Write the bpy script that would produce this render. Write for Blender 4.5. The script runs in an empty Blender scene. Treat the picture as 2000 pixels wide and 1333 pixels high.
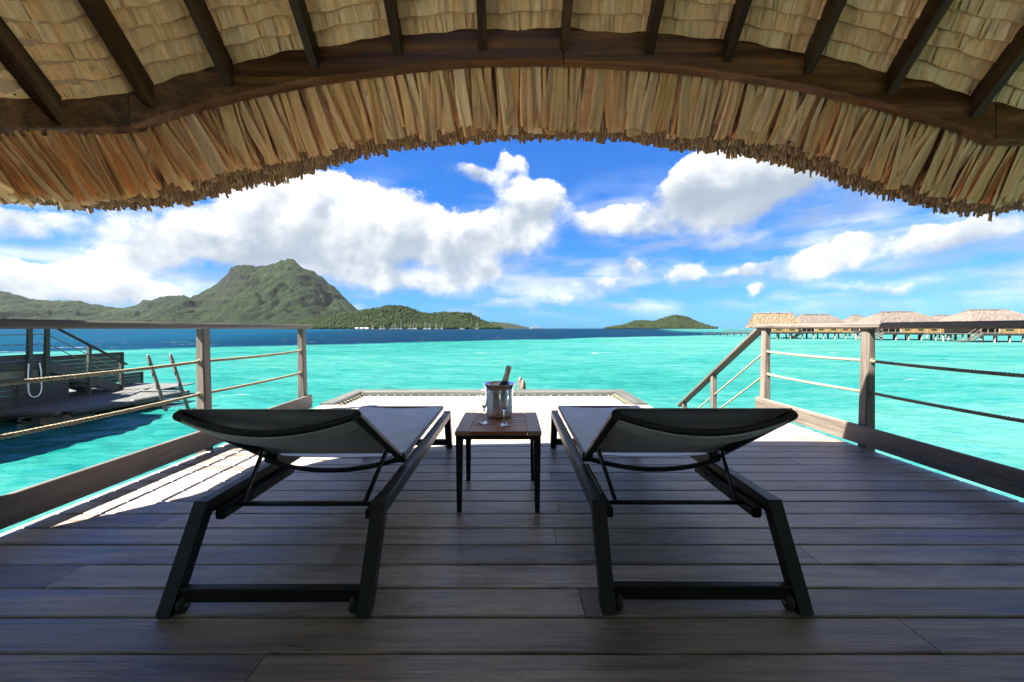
import bpy, math, random
import numpy as np
from mathutils import Vector, Matrix
R = math.radians
random.seed(7)
rng = np.random.default_rng(11)
SC = bpy.context.scene
COL = SC.collection

# ------------------------------------------------------------------ camera
H = 0.94                      # eye height over the deck boards (z = 0)
WZ = -1.30                    # water level
F = 14.0 / 36.0 * 2000.0      # focal length in photograph pixels
cd = bpy.data.cameras.new('camera'); cam = bpy.data.objects.new('camera', cd); COL.objects.link(cam)
cd.lens = 14.0; cd.sensor_width = 36.0; cd.shift_y = -0.01225; cd.clip_start = 0.05; cd.clip_end = 60000
cam.location = (0, 0, H); cam.rotation_euler = (R(90), 0, 0)
SC.camera = cam
# ------------------------------------------------------------------ render / exposure
SC.view_settings.view_transform = 'Standard'; SC.view_settings.look = 'None'
SC.view_settings.gamma = 1.0; SC.view_settings.use_curve_mapping = False
SC.view_settings.exposure = 3.05
SC.cycles.use_denoising = True; SC.cycles.use_adaptive_sampling = True; SC.cycles.adaptive_threshold = 0.02
SC.cycles.max_bounces = 14; SC.cycles.diffuse_bounces = 4; SC.cycles.glossy_bounces = 4
SC.cycles.transmission_bounces = 14; SC.cycles.transparent_max_bounces = 12; SC.cycles.volume_bounces = 1
SC.cycles.sample_clamp_indirect = 6.0
# ------------------------------------------------------------------ sun
SUN_DIR = Vector((-0.72, -0.28, 1.0)).normalized()          # towards the sun
sl = bpy.data.lights.new('sun', 'SUN'); sl.energy = 5.0; sl.angle = R(0.5); sl.color = (1.0, 0.955, 0.88)
sun = bpy.data.objects.new('sun', sl); COL.objects.link(sun)
sun.rotation_euler = SUN_DIR.to_track_quat('Z', 'Y').to_euler(); sun.location = (-20, -8, 30)
SUN_EL = math.asin(SUN_DIR.z); SUN_AZ = math.atan2(SUN_DIR.x, SUN_DIR.y)

# ------------------------------------------------------------------ node helper
class NT:
    def __init__(s, tree): s.t = tree; s.n = tree.nodes; s.l = tree.links
    def new(s, typ, **kw):
        nd = s.n.new(typ)
        for k, v in kw.items(): setattr(nd, k, v)
        return nd
    def put(s, sock, v):
        if v is None: return
        if isinstance(v, bpy.types.NodeSocket): s.l.new(v, sock)
        else:
            try: sock.default_value = v
            except Exception:
                sock.default_value = (*v, 1.0) if len(v) == 3 else v
    def m(s, op, a, b=None, c=None, clamp=False):
        nd = s.new('ShaderNodeMath', operation=op, use_clamp=clamp)
        for i, v in enumerate((a, b, c)): s.put(nd.inputs[i], v)
        return nd.outputs[0]
    def v(s, op, a, b=None, c=None):
        nd = s.new('ShaderNodeVectorMath', operation=op)
        for i, x in enumerate((a, b, c)): s.put(nd.inputs[i], x)
        return nd.outputs['Value'] if op in ('DOT_PRODUCT', 'LENGTH') else nd.outputs[0]
    def noise(s, vec, scale=5, detail=3, rough=0.5, dist=0.0):
        nd = s.new('ShaderNodeTexNoise'); s.put(nd.inputs['Vector'], vec)
        s.put(nd.inputs['Scale'], scale); s.put(nd.inputs['Detail'], detail); s.put(nd.inputs['Roughness'], rough); s.put(nd.inputs['Distortion'], dist)
        return nd.outputs['Fac']
    def ramp(s, x, lo, hi, a=0.0, b=1.0, smooth=True):
        nd = s.new('ShaderNodeMapRange', interpolation_type='SMOOTHSTEP' if smooth else 'LINEAR')
        for i, v in enumerate((x, lo, hi, a, b)): s.put(nd.inputs[i], v)
        return nd.outputs[0]
    def mix(s, f, a, b, mode='MIX'):
        nd = s.new('ShaderNodeMix', data_type='RGBA', blend_type=mode)
        s.put(nd.inputs[0], f); s.put(nd.inputs[6], a); s.put(nd.inputs[7], b)
        return nd.outputs[2]
    def xyz(s, a, b=0.0, c=0.0):
        nd = s.new('ShaderNodeCombineXYZ')
        for i, v in enumerate((a, b, c)): s.put(nd.inputs[i], v)
        return nd.outputs[0]
    def sep(s, v):
        nd = s.new('ShaderNodeSeparateXYZ'); s.put(nd.inputs[0], v); return nd.outputs
    def ramp_col(s, x, stops):
        nd = s.new('ShaderNodeValToRGB'); e = nd.color_ramp.elements
        while len(e) < len(stops): e.new(0.5)
        for i, (p, c) in enumerate(stops): e[i].position = p; e[i].color = (*c, 1)
        s.put(nd.inputs[0], x); return nd.outputs[0]

# ------------------------------------------------------------------ world: physical sky with cumulus
W = bpy.data.worlds.new('World'); SC.world = W; W.use_nodes = True
w = NT(W.node_tree); w.n.clear()
sky = w.new('ShaderNodeTexSky', sky_type='NISHITA'); sky.sun_disc = False
sky.sun_elevation = SUN_EL; sky.sun_rotation = SUN_AZ; sky.altitude = 0; sky.air_density = 1.0; sky.dust_density = 0.25; sky.ozone_density = 3.0
SKY_STRENGTH = 0.10
CLOUD_WHITE = 0.152 / SKY_STRENGTH
tc = w.new('ShaderNodeTexCoord')
D = tc.outputs['Generated']
dx, dy, dz = w.sep(D)
az = w.m('ARCTAN2', dx, dy)
hl = w.m('SQRT', w.m('ADD', w.m('MULTIPLY', dx, dx), w.m('MULTIPLY', dy, dy)))
el = w.m('DIVIDE', dz, w.m('MAXIMUM', hl, 0.05))
# lateral warp so the outlines billow
n1 = w.new('ShaderNodeTexNoise'); w.put(n1.inputs['Vector'], D); w.put(n1.inputs['Scale'], 7.0); w.put(n1.inputs['Detail'], 6.0); w.put(n1.inputs['Roughness'], 0.58)
wc = w.v('SUBTRACT', n1.outputs['Color'], (0.5, 0.5, 0.5))
wx, wy, _ = w.sep(wc)
ax = w.m('ADD', az, w.m('MULTIPLY', wx, 0.15))
ey = w.m('ADD', el, w.m('MULTIPLY', wy, 0.10))
P = w.xyz(ax, ey, 1.0)
blobs = [  # photograph pixel centre, half size, weight
    (580, 455, 270, 58, 1.0), (380, 470, 200, 38, .55), (640, 375, 190, 50, .95), (800, 465, 180, 46, .95), (1035, 400, 82, 60, 1.0), (950, 470, 110, 36, .75),
    (925, 335, 70, 24, .5), (1380, 395, 105, 85, 1.1), (1510, 352, 165, 60, 1.1), (1430, 340, 110, 50, 1.0), (1200, 440, 70, 34, .85),
    (1600, 522, 72, 28, .9), (1640, 478, 55, 28, .8), (1780, 480, 130, 34, .55), (1930, 445, 130, 42, .65), (1200, 555, 45, 18, .6), (1240, 525, 28, 20, .7), (530, 492, 150, 22, .65), (1345, 537, 44, 23, .85),
    (1455, 540, 60, 18, .7), (1478, 573, 30, 12, .7), (120, 545, 190, 46, .95), (270, 505, 90, 24, .75), (40, 425, 130, 30, .6), (250, 570, 200, 30, .5),
    (850, 555, 170, 28, .6), (1080, 585, 130, 20, .45), (1015, 308, 28, 20, .6), (1720, 560, 110, 14, .42), (700, 535, 120, 22, .5), (1440, 480, 60, 20, .38),
    (940, 530, 50, 20, .5), (-250, 470, 250, 110, .9), (2250, 480, 160, 80, .8)]
acc = None
for (bx, by, hw, hh, wt) in blobs:
    t = (bx - 1000) / F; a0 = math.atan(t); c = math.cos(a0)
    wa = max(hw / F * c * c, 0.02); e0 = (642 - by) / F * c; we = hh / F * c
    kz = math.sqrt(1.0 - math.log(wt / 1.2))          # third component carries the weight
    q = w.v('MULTIPLY_ADD', P, (1 / wa, 1 / we, kz), (-a0 / wa, -e0 / we, 0.0))
    g = w.m('POWER', math.exp(-1.0), w.v('DOT_PRODUCT', q, q))
    acc = w.v('MULTIPLY', q, g) if acc is None else w.v('MULTIPLY_ADD', q, g, acc)
_, low, tot = w.sep(acc)
tot = w.m('MULTIPLY', tot, 1.2 * math.e / 1.12); low = w.m('MULTIPLY', low, 1.2 * math.e)
# the same sort of clouds over the rest of the sky
pl = w.v('DIVIDE', D, w.xyz(w.m('ADD', w.m('ABSOLUTE', dz), 0.18), w.m('ADD', w.m('ABSOLUTE', dz), 0.18), 1.0))
gen = w.ramp(w.noise(pl, 1.1, 3, 0.5), 0.45, 0.6)
front = w.m('MULTIPLY', w.ramp(w.m('ABSOLUTE', az), 0.95, 1.25, 1.0, 0.0), w.ramp(el, 0.46, 0.62, 1.0, 0.0))
tot = w.m('ADD', tot, w.m('MULTIPLY', gen, w.m('SUBTRACT', 1.0, front)))
fb = w.noise(D, 9.0, 6, 0.6)
fb2 = w.noise(w.v('ADD', D, tuple(SUN_DIR * 0.035)), 9.0, 6, 0.6)
fine = w.noise(w.v('MULTIPLY', D, (1, 1, 1.6)), 26.0, 5, 0.62)
dens = w.m('ADD', w.m('MULTIPLY_ADD', tot, 1.05, 0.05), w.m('ADD', w.m('MULTIPLY', w.m('SUBTRACT', fb, 0.5), 1.25), w.m('MULTIPLY', w.m('SUBTRACT', fine, 0.5), 0.35)))
rel = w.m('DIVIDE', low, w.m('MAXIMUM', tot, 0.15))
alpha = w.ramp(dens, w.m('ADD', 0.30, w.m('MULTIPLY', w.ramp(rel, -.3, .7), .12)), w.m('SUBTRACT', 1.0, w.m('MULTIPLY', w.ramp(rel, -.3, .7), .38)))
alpha = w.m('MULTIPLY', alpha, w.ramp(dz, 0.0, 0.035))
wisp = w.noise(w.v('MULTIPLY', D, (2.6, 2.6, 13.0)), 1.7, 5, 0.55)
veil = w.m('MULTIPLY', w.m('MULTIPLY', w.ramp(wisp, 0.42, 0.68), 0.62), w.m('MULTIPLY', w.ramp(el, 0.01, 0.06), w.ramp(el, 0.22, 0.42, 1.0, 0.0)))
alpha = w.m('MAXIMUM', alpha, veil)
# light from above: bright crowns, grey bases in thick cloud
sm = w.noise(D, 6.0, 3, 0.5); sm2 = w.noise(w.v('ADD', D, tuple(SUN_DIR * 0.05)), 6.0, 3, 0.5)
lit = w.m('ADD', w.m('MULTIPLY', rel, 0.46), w.m('ADD', w.m('MULTIPLY', w.m('SUBTRACT', sm, sm2), 1.5), w.m('MULTIPLY', w.m('SUBTRACT', fb, fb2), 1.1)))
lit = w.m('ADD', lit, w.m('MULTIPLY', w.m('SUBTRACT', fine, 0.5), 0.22))
lit = w.ramp(w.m('SUBTRACT', lit, w.m('MULTIPLY', w.ramp(dens, 0.8, 2.0), 0.24)), -0.46, 0.42)
ccol = w.mix(lit, (0.37 * CLOUD_WHITE, 0.44 * CLOUD_WHITE, 0.53 * CLOUD_WHITE, 1), (CLOUD_WHITE, CLOUD_WHITE, CLOUD_WHITE * .99, 1))
# marine air: clear and deep blue, paler towards the horizon
tint = w.ramp_col(w.m('ABSOLUTE', el), [(0.0, (0.02988, 0.1013, 0.2324)), (.10, (0.02573, 0.1037, 0.2117)), (.30, (0.02324, 0.1228, 0.249)), (.55, (0.04316, 0.1428, 0.3071)), (1.0, (0.1452, 0.2324, 0.4316))])
skyc = w.mix(1.0, sky.outputs[0], tint, 'MULTIPLY')
fin = w.mix(alpha, skyc, ccol)
bg = w.new('ShaderNodeBackground'); w.put(bg.inputs['Color'], fin); bg.inputs['Strength'].default_value = SKY_STRENGTH
wo = w.new('ShaderNodeOutputWorld'); w.l.new(bg.outputs[0], wo.inputs['Surface'])
W.cycles.sampling_method = 'MANUAL'; W.cycles.sample_map_resolution = 1024

# ------------------------------------------------------------------ mesh helpers
class MB:
    def __init__(s): s.v = []; s.f = []; s.uv = []; s.fr = []; s.useuv = False
    def add(s, vs, fs, uvs=None, rnd=0.0):
        o = len(s.v); s.v += [tuple(p) for p in vs]; s.f += [tuple(i + o for i in f) for f in fs]
        if uvs: s.useuv = True
        s.uv += list(uvs) if uvs else [(0, 0)] * len(vs)
        s.fr += [rnd] * len(fs)
        return s
    def box(s, c, d, M=None, rnd=0.0):
        x, y, z = d[0] / 2, d[1] / 2, d[2] / 2
        vs = [Vector((sx * x, sy * y, sz * z)) for sz in (-1, 1) for sy in (-1, 1) for sx in (-1, 1)]
        if M is not None: vs = [M @ p for p in vs]
        c = Vector(c); vs = [p + c for p in vs]
        return s.add(vs, [(0, 2, 3, 1), (4, 5, 7, 6), (0, 1, 5, 4), (2, 6, 7, 3), (0, 4, 6, 2), (1, 3, 7, 5)], rnd=rnd)
    def loft(s, rings, cap=True, closed=True, rnd=0.0):
        n = len(rings[0]); vs = [p for r in rings for p in r]; fs = []
        for i in range(len(rings) - 1):
            for j in range(n if closed else n - 1):
                a, b = i * n + j, i * n + (j + 1) % n
                fs.append((a, b, b + n, a + n))
        if cap: fs += [tuple(range(n - 1, -1, -1)), tuple((len(rings) - 1) * n + j for j in range(n))]
        return s.add(vs, fs, rnd=rnd)
    def tube(s, pts, r, n=8, cap=True, up=None):
        pts = [Vector(p) for p in pts]; rings = []
        rs = r if isinstance(r, (list, tuple)) else [r] * len(pts)
        ref = None
        for i, p in enumerate(pts):
            t = (pts[min(i + 1, len(pts) - 1)] - pts[max(i - 1, 0)]).normalized()
            if ref is None: ref = Vector((0, 0, 1)) if abs(t.z) < .9 else Vector((1, 0, 0))
            a = (ref - t * ref.dot(t)).normalized(); b = t.cross(a); ref = a
            rings.append([p + (a * math.cos(2 * math.pi * k / n) + b * math.sin(2 * math.pi * k / n)) * rs[i] for k in range(n)])
        return s.loft(rings, cap)
    def lathe(s, prof, n=32, c=(0, 0, 0), cap=True, M=None):
        c = Vector(c); rings = []
        for (r, z) in prof:
            rings.append([(M @ Vector((r * math.cos(2 * math.pi * k / n), r * math.sin(2 * math.pi * k / n), z)) if M else Vector((r * math.cos(2 * math.pi * k / n), r * math.sin(2 * math.pi * k / n), z))) + c for k in range(n)])
        return s.loft(rings, cap)
    def lumber(s, L, wd, ht, ch=0.004, taper=1.0):     # local X = length, chamfered section, starts at x = 0
        y, z = wd / 2, ht / 2
        def ring(x, k): return [Vector((x, a * k, b)) for a, b in ((-y + ch, -z), (y - ch, -z), (y, -z + ch), (y, z - ch), (y - ch, z), (-y + ch, z), (-y, z - ch), (-y, -z + ch))]
        return s.loft([ring(0, 1), ring(L, taper)])
    def mesh(s, name):
        me = bpy.data.meshes.new(name); me.from_pydata(s.v, [], s.f); me.update()
        if s.useuv:
            u = me.uv_layers.new(name='UVMap'); li = np.empty(len(me.loops), dtype=np.int32); me.loops.foreach_get('vertex_index', li)
            u.data.foreach_set('uv', np.array(s.uv, dtype=np.float32)[li].ravel())
        if any(s.fr):
            a = me.attributes.new('rnd', 'FLOAT', 'FACE'); a.data.foreach_set('value', np.array(s.fr, dtype=np.float32))
        return me

def link(name, me, mat=None, parent=None, loc=(0, 0, 0), rot=None, smooth=False):
    o = bpy.data.objects.new(name, me); COL.objects.link(o)
    if me is not None:
        if mat is not None and len(me.materials) == 0: me.materials.append(mat)
        if smooth:
            me.polygons.foreach_set('use_smooth', [True] * len(me.polygons))
    o.location = loc
    if rot is not None:
        o.rotation_mode = 'QUATERNION'; o.rotation_quaternion = rot
    if parent is not None: o.parent = parent
    return o
def tag(o, label=None, cat=None, group=None, kind=None):
    for k, v in (('label', label), ('category', cat), ('group', group), ('kind', kind)):
        if v: o[k] = v
    return o
def thing(name, label, cat, loc=(0, 0, 0), group=None, rz=0.0):
    o = link(name, None, loc=loc); o.rotation_euler = (0, 0, rz); o.empty_display_size = .1
    return tag(o, label, cat, group)
def orient(d, up=(0, 0, 1)):
    x = Vector(d).normalized(); u = Vector(up)
    if abs(x.dot(u.normalized())) > .999: u = Vector((0, 1, 0))
    y = u.cross(x).normalized(); z = x.cross(y)
    return Matrix((x, y, z)).transposed()
def stick(name, p0, p1, wd, ht, mat, parent=None, org=(0, 0, 0), ch=0.004, up=(0, 0, 1), taper=1.0):
    """a piece of timber or metal section from p0 to p1 (centre line); local X is its length"""
    p0, p1 = Vector(p0), Vector(p1); d = p1 - p0
    me = MB().lumber(d.length, wd, ht, ch, taper).mesh(name)
    return link(name, me, mat, parent, p0 - Vector(org), orient(d, up).to_quaternion())
def part(name, mb, mat, parent, org=(0, 0, 0), smooth=False):
    return link(name, mb.mesh(name), mat, parent, -Vector(org), None, smooth)
def autosmooth(o, ang=35):
    me = o.data
    me.polygons.foreach_set('use_smooth', [True] * len(me.polygons))
    try: me.set_sharp_from_angle(angle=R(ang))
    except Exception: pass
    return o

# ------------------------------------------------------------------ materials
def mat(name):
    m = bpy.data.materials.new(name); m.use_nodes = True; t = NT(m.node_tree)
    b = t.n['Principled BSDF']; return m, t, b
def bump(t, b, h, strength=0.3, dist=0.01):
    n = t.new('ShaderNodeBump'); n.inputs['Strength'].default_value = strength; n.inputs['Distance'].default_value = dist
    t.put(n.inputs['Height'], h); t.l.new(n.outputs[0], b.inputs['Normal'])
def objvec(t):
    """object coordinates shifted per object so no two boards match"""
    tc = t.new('ShaderNodeTexCoord'); oi = t.new('ShaderNodeObjectInfo')
    return t.v('ADD', tc.outputs['Object'], t.v('SCALE', (37.0, 19.0, 53.0), None)) if False else t.v('ADD', tc.outputs['Object'], t.v('MULTIPLY', t.xyz(oi.outputs['Random'], oi.outputs['Random'], oi.outputs['Random']), (37.0, 19.0, 53.0))), oi.outputs['Random']
def wood(name, dark, mid, light, rough=0.6, var=0.25, grain=1.0, stain=None, bmp=0.35, spec=0.4):
    m, t, b = mat(name); v, rnd = objvec(t)
    g1 = t.noise(t.v('MULTIPLY', v, (1.3 * grain, 26 * grain, 26 * grain)), 1.0, 5, 0.6, 0.6)
    g2 = t.noise(t.v('MULTIPLY', v, (4 * grain, 130 * grain, 130 * grain)), 1.0, 3, 0.55)
    bl = t.noise(t.v('MULTIPLY', v, (1.6, 5, 5)), 1.0, 4, 0.55)
    c = t.ramp_col(t.m('ADD', t.m('MULTIPLY', g1, 0.75), t.m('MULTIPLY', g2, 0.25)), [(0.34, dark), (0.5, mid), (0.66, light)])
    val = t.m('ADD', t.m('MULTIPLY', t.m('SUBTRACT', rnd, 0.5), var), t.m('MULTIPLY', t.m('SUBTRACT', bl, 0.5), 0.7))
    h = t.new('ShaderNodeHueSaturation'); t.put(h.inputs['Value'], t.m('ADD', 1.0, val)); t.put(h.inputs['Color'], c); c = h.outputs[0]
    # occasional dark checks and knots
    ck = t.ramp(t.noise(t.v('MULTIPLY', v, (7, 60, 60)), 1.0, 2, 0.5), 0.69, 0.76)
    c = t.mix(t.m('MULTIPLY', ck, 0.65), c, (*[x * .3 for x in dark], 1))
    mo = t.noise(t.v('MULTIPLY', v, (9, 30, 30)), 1.0, 6, 0.7)
    c = t.mix(t.m('MULTIPLY', t.ramp(mo, .52, .68), .35), c, (*dark, 1))
    if stain:
        st = t.ramp(t.noise(t.v('MULTIPLY', v, (1.5, 6.0, 6.0)), 1.0, 7, 0.68), 0.47, 0.68)
        c = t.mix(t.m('MULTIPLY', st, 0.75), c, (*stain, 1))
    t.put(b.inputs['Base Color'], c)
    t.put(b.inputs['Roughness'], t.ramp(g1, 0.3, 0.7, rough - .1, rough + .12)); b.inputs['Specular IOR Level'].default_value = spec
    bump(t, b, t.m('ADD', g1, t.m('MULTIPLY', g2, .6)), bmp, 0.004)
    return m
def plain(name, col, rough=0.5, metal=0.0, nz=0.12, scale=8, spec=0.5):
    m, t, b = mat(name); v, rnd = objvec(t)
    n = t.noise(v, scale, 4, 0.6)
    h = t.new('ShaderNodeHueSaturation'); t.put(h.inputs['Color'], (*col, 1)); t.put(h.inputs['Value'], t.ramp(n, .2, .8, 1 - nz, 1 + nz))
    t.put(b.inputs['Base Color'], h.outputs[0]); t.put(b.inputs['Roughness'], t.ramp(n, .2, .8, rough - .06, rough + .08)); b.inputs['Metallic'].default_value = metal
    b.inputs['Specular IOR Level'].default_value = spec
    return m
M_DECK = wood('weathered_deck_boards', (.098, .076, .062), (.225, .184, .157), (.325, .275, .240), .42, .7, stain=(0.07055, 0.04316, 0.02988), spec=.5, bmp=.6)
M_GREY = wood('weathered_grey_timber', (.044, .033, .025), (.083, .066, .052), (.125, .104, .085), .62, .3, bmp=.6)
M_NEIGH = wood('old_grey_green_timber', (.019, .020, .017), (.040, .041, .035), (.066, .066, .058), .66, .4)
M_BEAM = wood('stained_dark_beam', (.040, .014, .004), (.115, .043, .010), (.26, .105, .026), .40, .25, .7, spec=.35)
M_RAFT = wood('stained_dark_rafter', (.022, .009, .004), (.048, .022, .009), (.095, .046, .019), .5, .35, .8, spec=.18)
M_TEAK = wood('oiled_teak', (.15, .046, .018), (.28, .092, .034), (.40, .15, .058), .42, .45, 1.4, spec=.5)
M_TEAKG = wood('faded_teak', (.17, .105, .075), (.27, .175, .13), (.36, .25, .19), .45, .2, 1.4)
M_BLACK = plain('black_powder_coat', (.009, .0085, .008), .42, 0, .2, 40, .28)
M_RUBBER = plain('black_rubber', (.012, .012, .012), .7)
M_STEEL = plain('polished_steel', (.80, .78, .76), .22, 1.0, .06, 12)
M_BOLT = plain('bolt_steel', (.5, .5, .5), .3, 1.0)
M_CONC = plain('stained_concrete', (.13, .125, .09), .85, 0, .35, 3)
M_WHITE = plain('white_gelcoat', (.30, .30, .30), .45)
M_HOSE = plain('white_hose', (.72, .75, .75), .4)
M_ALU = plain('aluminium', (.62, .62, .61), .35, .6)
M_DARKG = plain('dark_glazing', (.02, .025, .03), .15)

def m_sling():
    m, t, b = mat('grey_sling_mesh'); tcn = t.new('ShaderNodeTexCoord'); o = tcn.outputs['Object']
    wv = t.new('ShaderNodeTexWave', wave_type='BANDS', bands_direction='X'); t.put(wv.inputs['Vector'], o); wv.inputs['Scale'].default_value = 190
    n = t.noise(o, 6, 3)
    t.put(b.inputs['Base Color'], t.mix(t.ramp(n, .3, .7), (.36, .355, .35, 1), (.42, .41, .405, 1)))
    b.inputs['Roughness'].default_value = .62; bump(t, b, wv.outputs['Fac'], .25, .001)
    return m
M_SLING = m_sling()
def m_rope():
    m, t, b = mat('cream_twisted_rope'); v, rnd = objvec(t); n = t.noise(v, 60, 4, .65)
    t.put(b.inputs['Base Color'], t.ramp_col(n, [(.3, (.115, .092, .05)), (.7, (.235, .20, .13))])); b.inputs['Roughness'].default_value = .85
    bump(t, b, n, .5, .002); return m
M_ROPE = m_rope()
def m_net():
    m, t, b = mat('white_net_cord'); v, rnd = objvec(t); n = t.noise(v, 12, 3)
    t.put(b.inputs['Base Color'], t.mix(n, (.80, .79, .77, 1), (.88, .88, .87, 1))); b.inputs['Roughness'].default_value = .8; return m
M_NET = m_net()
def m_glass():
    m, t, b = mat('clear_glass'); b.inputs['Transmission Weight'].default_value = 1.0; b.inputs['Roughness'].default_value = 0.0
    b.inputs['IOR'].default_value = 1.45; b.inputs['Base Color'].default_value = (1, 1, 1, 1); return m
M_GLASS = m_glass()
def m_leaf(name, stops, val=1.0, bmp=.5):
    m, t, b = mat(name); oi = t.new('ShaderNodeObjectInfo'); at = t.new('ShaderNodeAttribute', attribute_name='rnd'); uv = t.new('ShaderNodeUVMap', uv_map='UVMap')
    r = t.m('FRACT', t.m('ADD', t.m('MULTIPLY', oi.outputs['Random'], 7.31), at.outputs['Fac']))
    base = t.ramp_col(r, stops)
    off = t.v('ADD', uv.outputs[0], t.xyz(t.m('MULTIPLY', r, 91.0), t.m('MULTIPLY', r, 57.0)))
    s1 = t.noise(t.v('MULTIPLY', off, (150, 5, 1)), 1.0, 4, .6)
    s2 = t.noise(t.v('MULTIPLY', off, (35, 3.5, 1)), 1.0, 3, .55)
    bl = t.noise(t.v('MULTIPLY', off, (9, 9, 1)), 1.0, 4, .6)
    h = t.new('ShaderNodeHueSaturation'); t.put(h.inputs['Color'], base)
    t.put(h.inputs['Value'], t.m('MULTIPLY', val, t.m('ADD', t.ramp(s1, .2, .8, .82, 1.22), t.ramp(s2, .2, .8, -.18, .18))))
    c = t.mix(t.m('MULTIPLY', t.ramp(bl, .58, .76), .45), h.outputs[0], (.13, .075, .045, 1))
    t.put(b.inputs['Base Color'], c); b.inputs['Roughness'].default_value = .62; b.inputs['Specular IOR Level'].default_value = .3
    bump(t, b, t.m('ADD', s1, s2), bmp, .003)
    return m
LEAFS = [(0.0, (.79, .375, .150)), (.2, (.89, .49, .23)), (.42, (.81, .36, .115)), (.6, (.91, .54, .285)), (.8, (.75, .405, .18)), (1.0, (.87, .425, .155))]
M_LEAF = m_leaf('dried_pandanus_leaf', LEAFS)
M_CEIL = m_leaf('pandanus_ceiling_leaf', [(0.0, (.86, .44, .175)), (.25, (.95, .565, .265)), (.5, (.90, .475, .195)), (.75, (.96, .615, .315)), (1.0, (.86, .50, .235))])
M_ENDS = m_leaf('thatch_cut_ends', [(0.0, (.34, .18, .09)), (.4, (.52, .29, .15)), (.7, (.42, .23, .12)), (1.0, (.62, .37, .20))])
def m_thatch_far():
    m, t, b = mat('sun_bleached_thatch'); v, rnd = objvec(t)
    a = t.noise(t.v('MULTIPLY', v, (2.2, 2.2, 1.2)), 2.0, 8, .7); c2 = t.noise(t.v('MULTIPLY', v, (1, 1, .3)), 7.0, 5, .6)
    hs2 = t.new('ShaderNodeHueSaturation'); t.put(hs2.inputs['Value'], t.m('ADD', .85, t.m('MULTIPLY', rnd, .3)))
    t.put(hs2.inputs['Color'], t.ramp_col(t.m('ADD', t.m('MULTIPLY', a, .6), t.m('MULTIPLY', c2, .4)), [(.36, (0.02324, 0.01577, 0.01079)), (.5, (0.06474, 0.04897, 0.03652)), (.64, (0.1037, 0.08383, 0.0664))]))
    t.put(b.inputs['Base Color'], hs2.outputs[0]); b.inputs['Roughness'].default_value = .9
    bump(t, b, a, .9, .12); return m
M_THF = m_thatch_far()
M_THG = plain('new_golden_thatch', (0.0913, 0.06391, 0.03486), .9, 0, .6, 3.5)
M_YEL = plain('ochre_bamboo_wall', (.21, .135, .04), .7, 0, .2, 2)
M_PILE = plain('dark_wet_pile', (.10, .085, .07), .8, 0, .4, 2)

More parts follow.
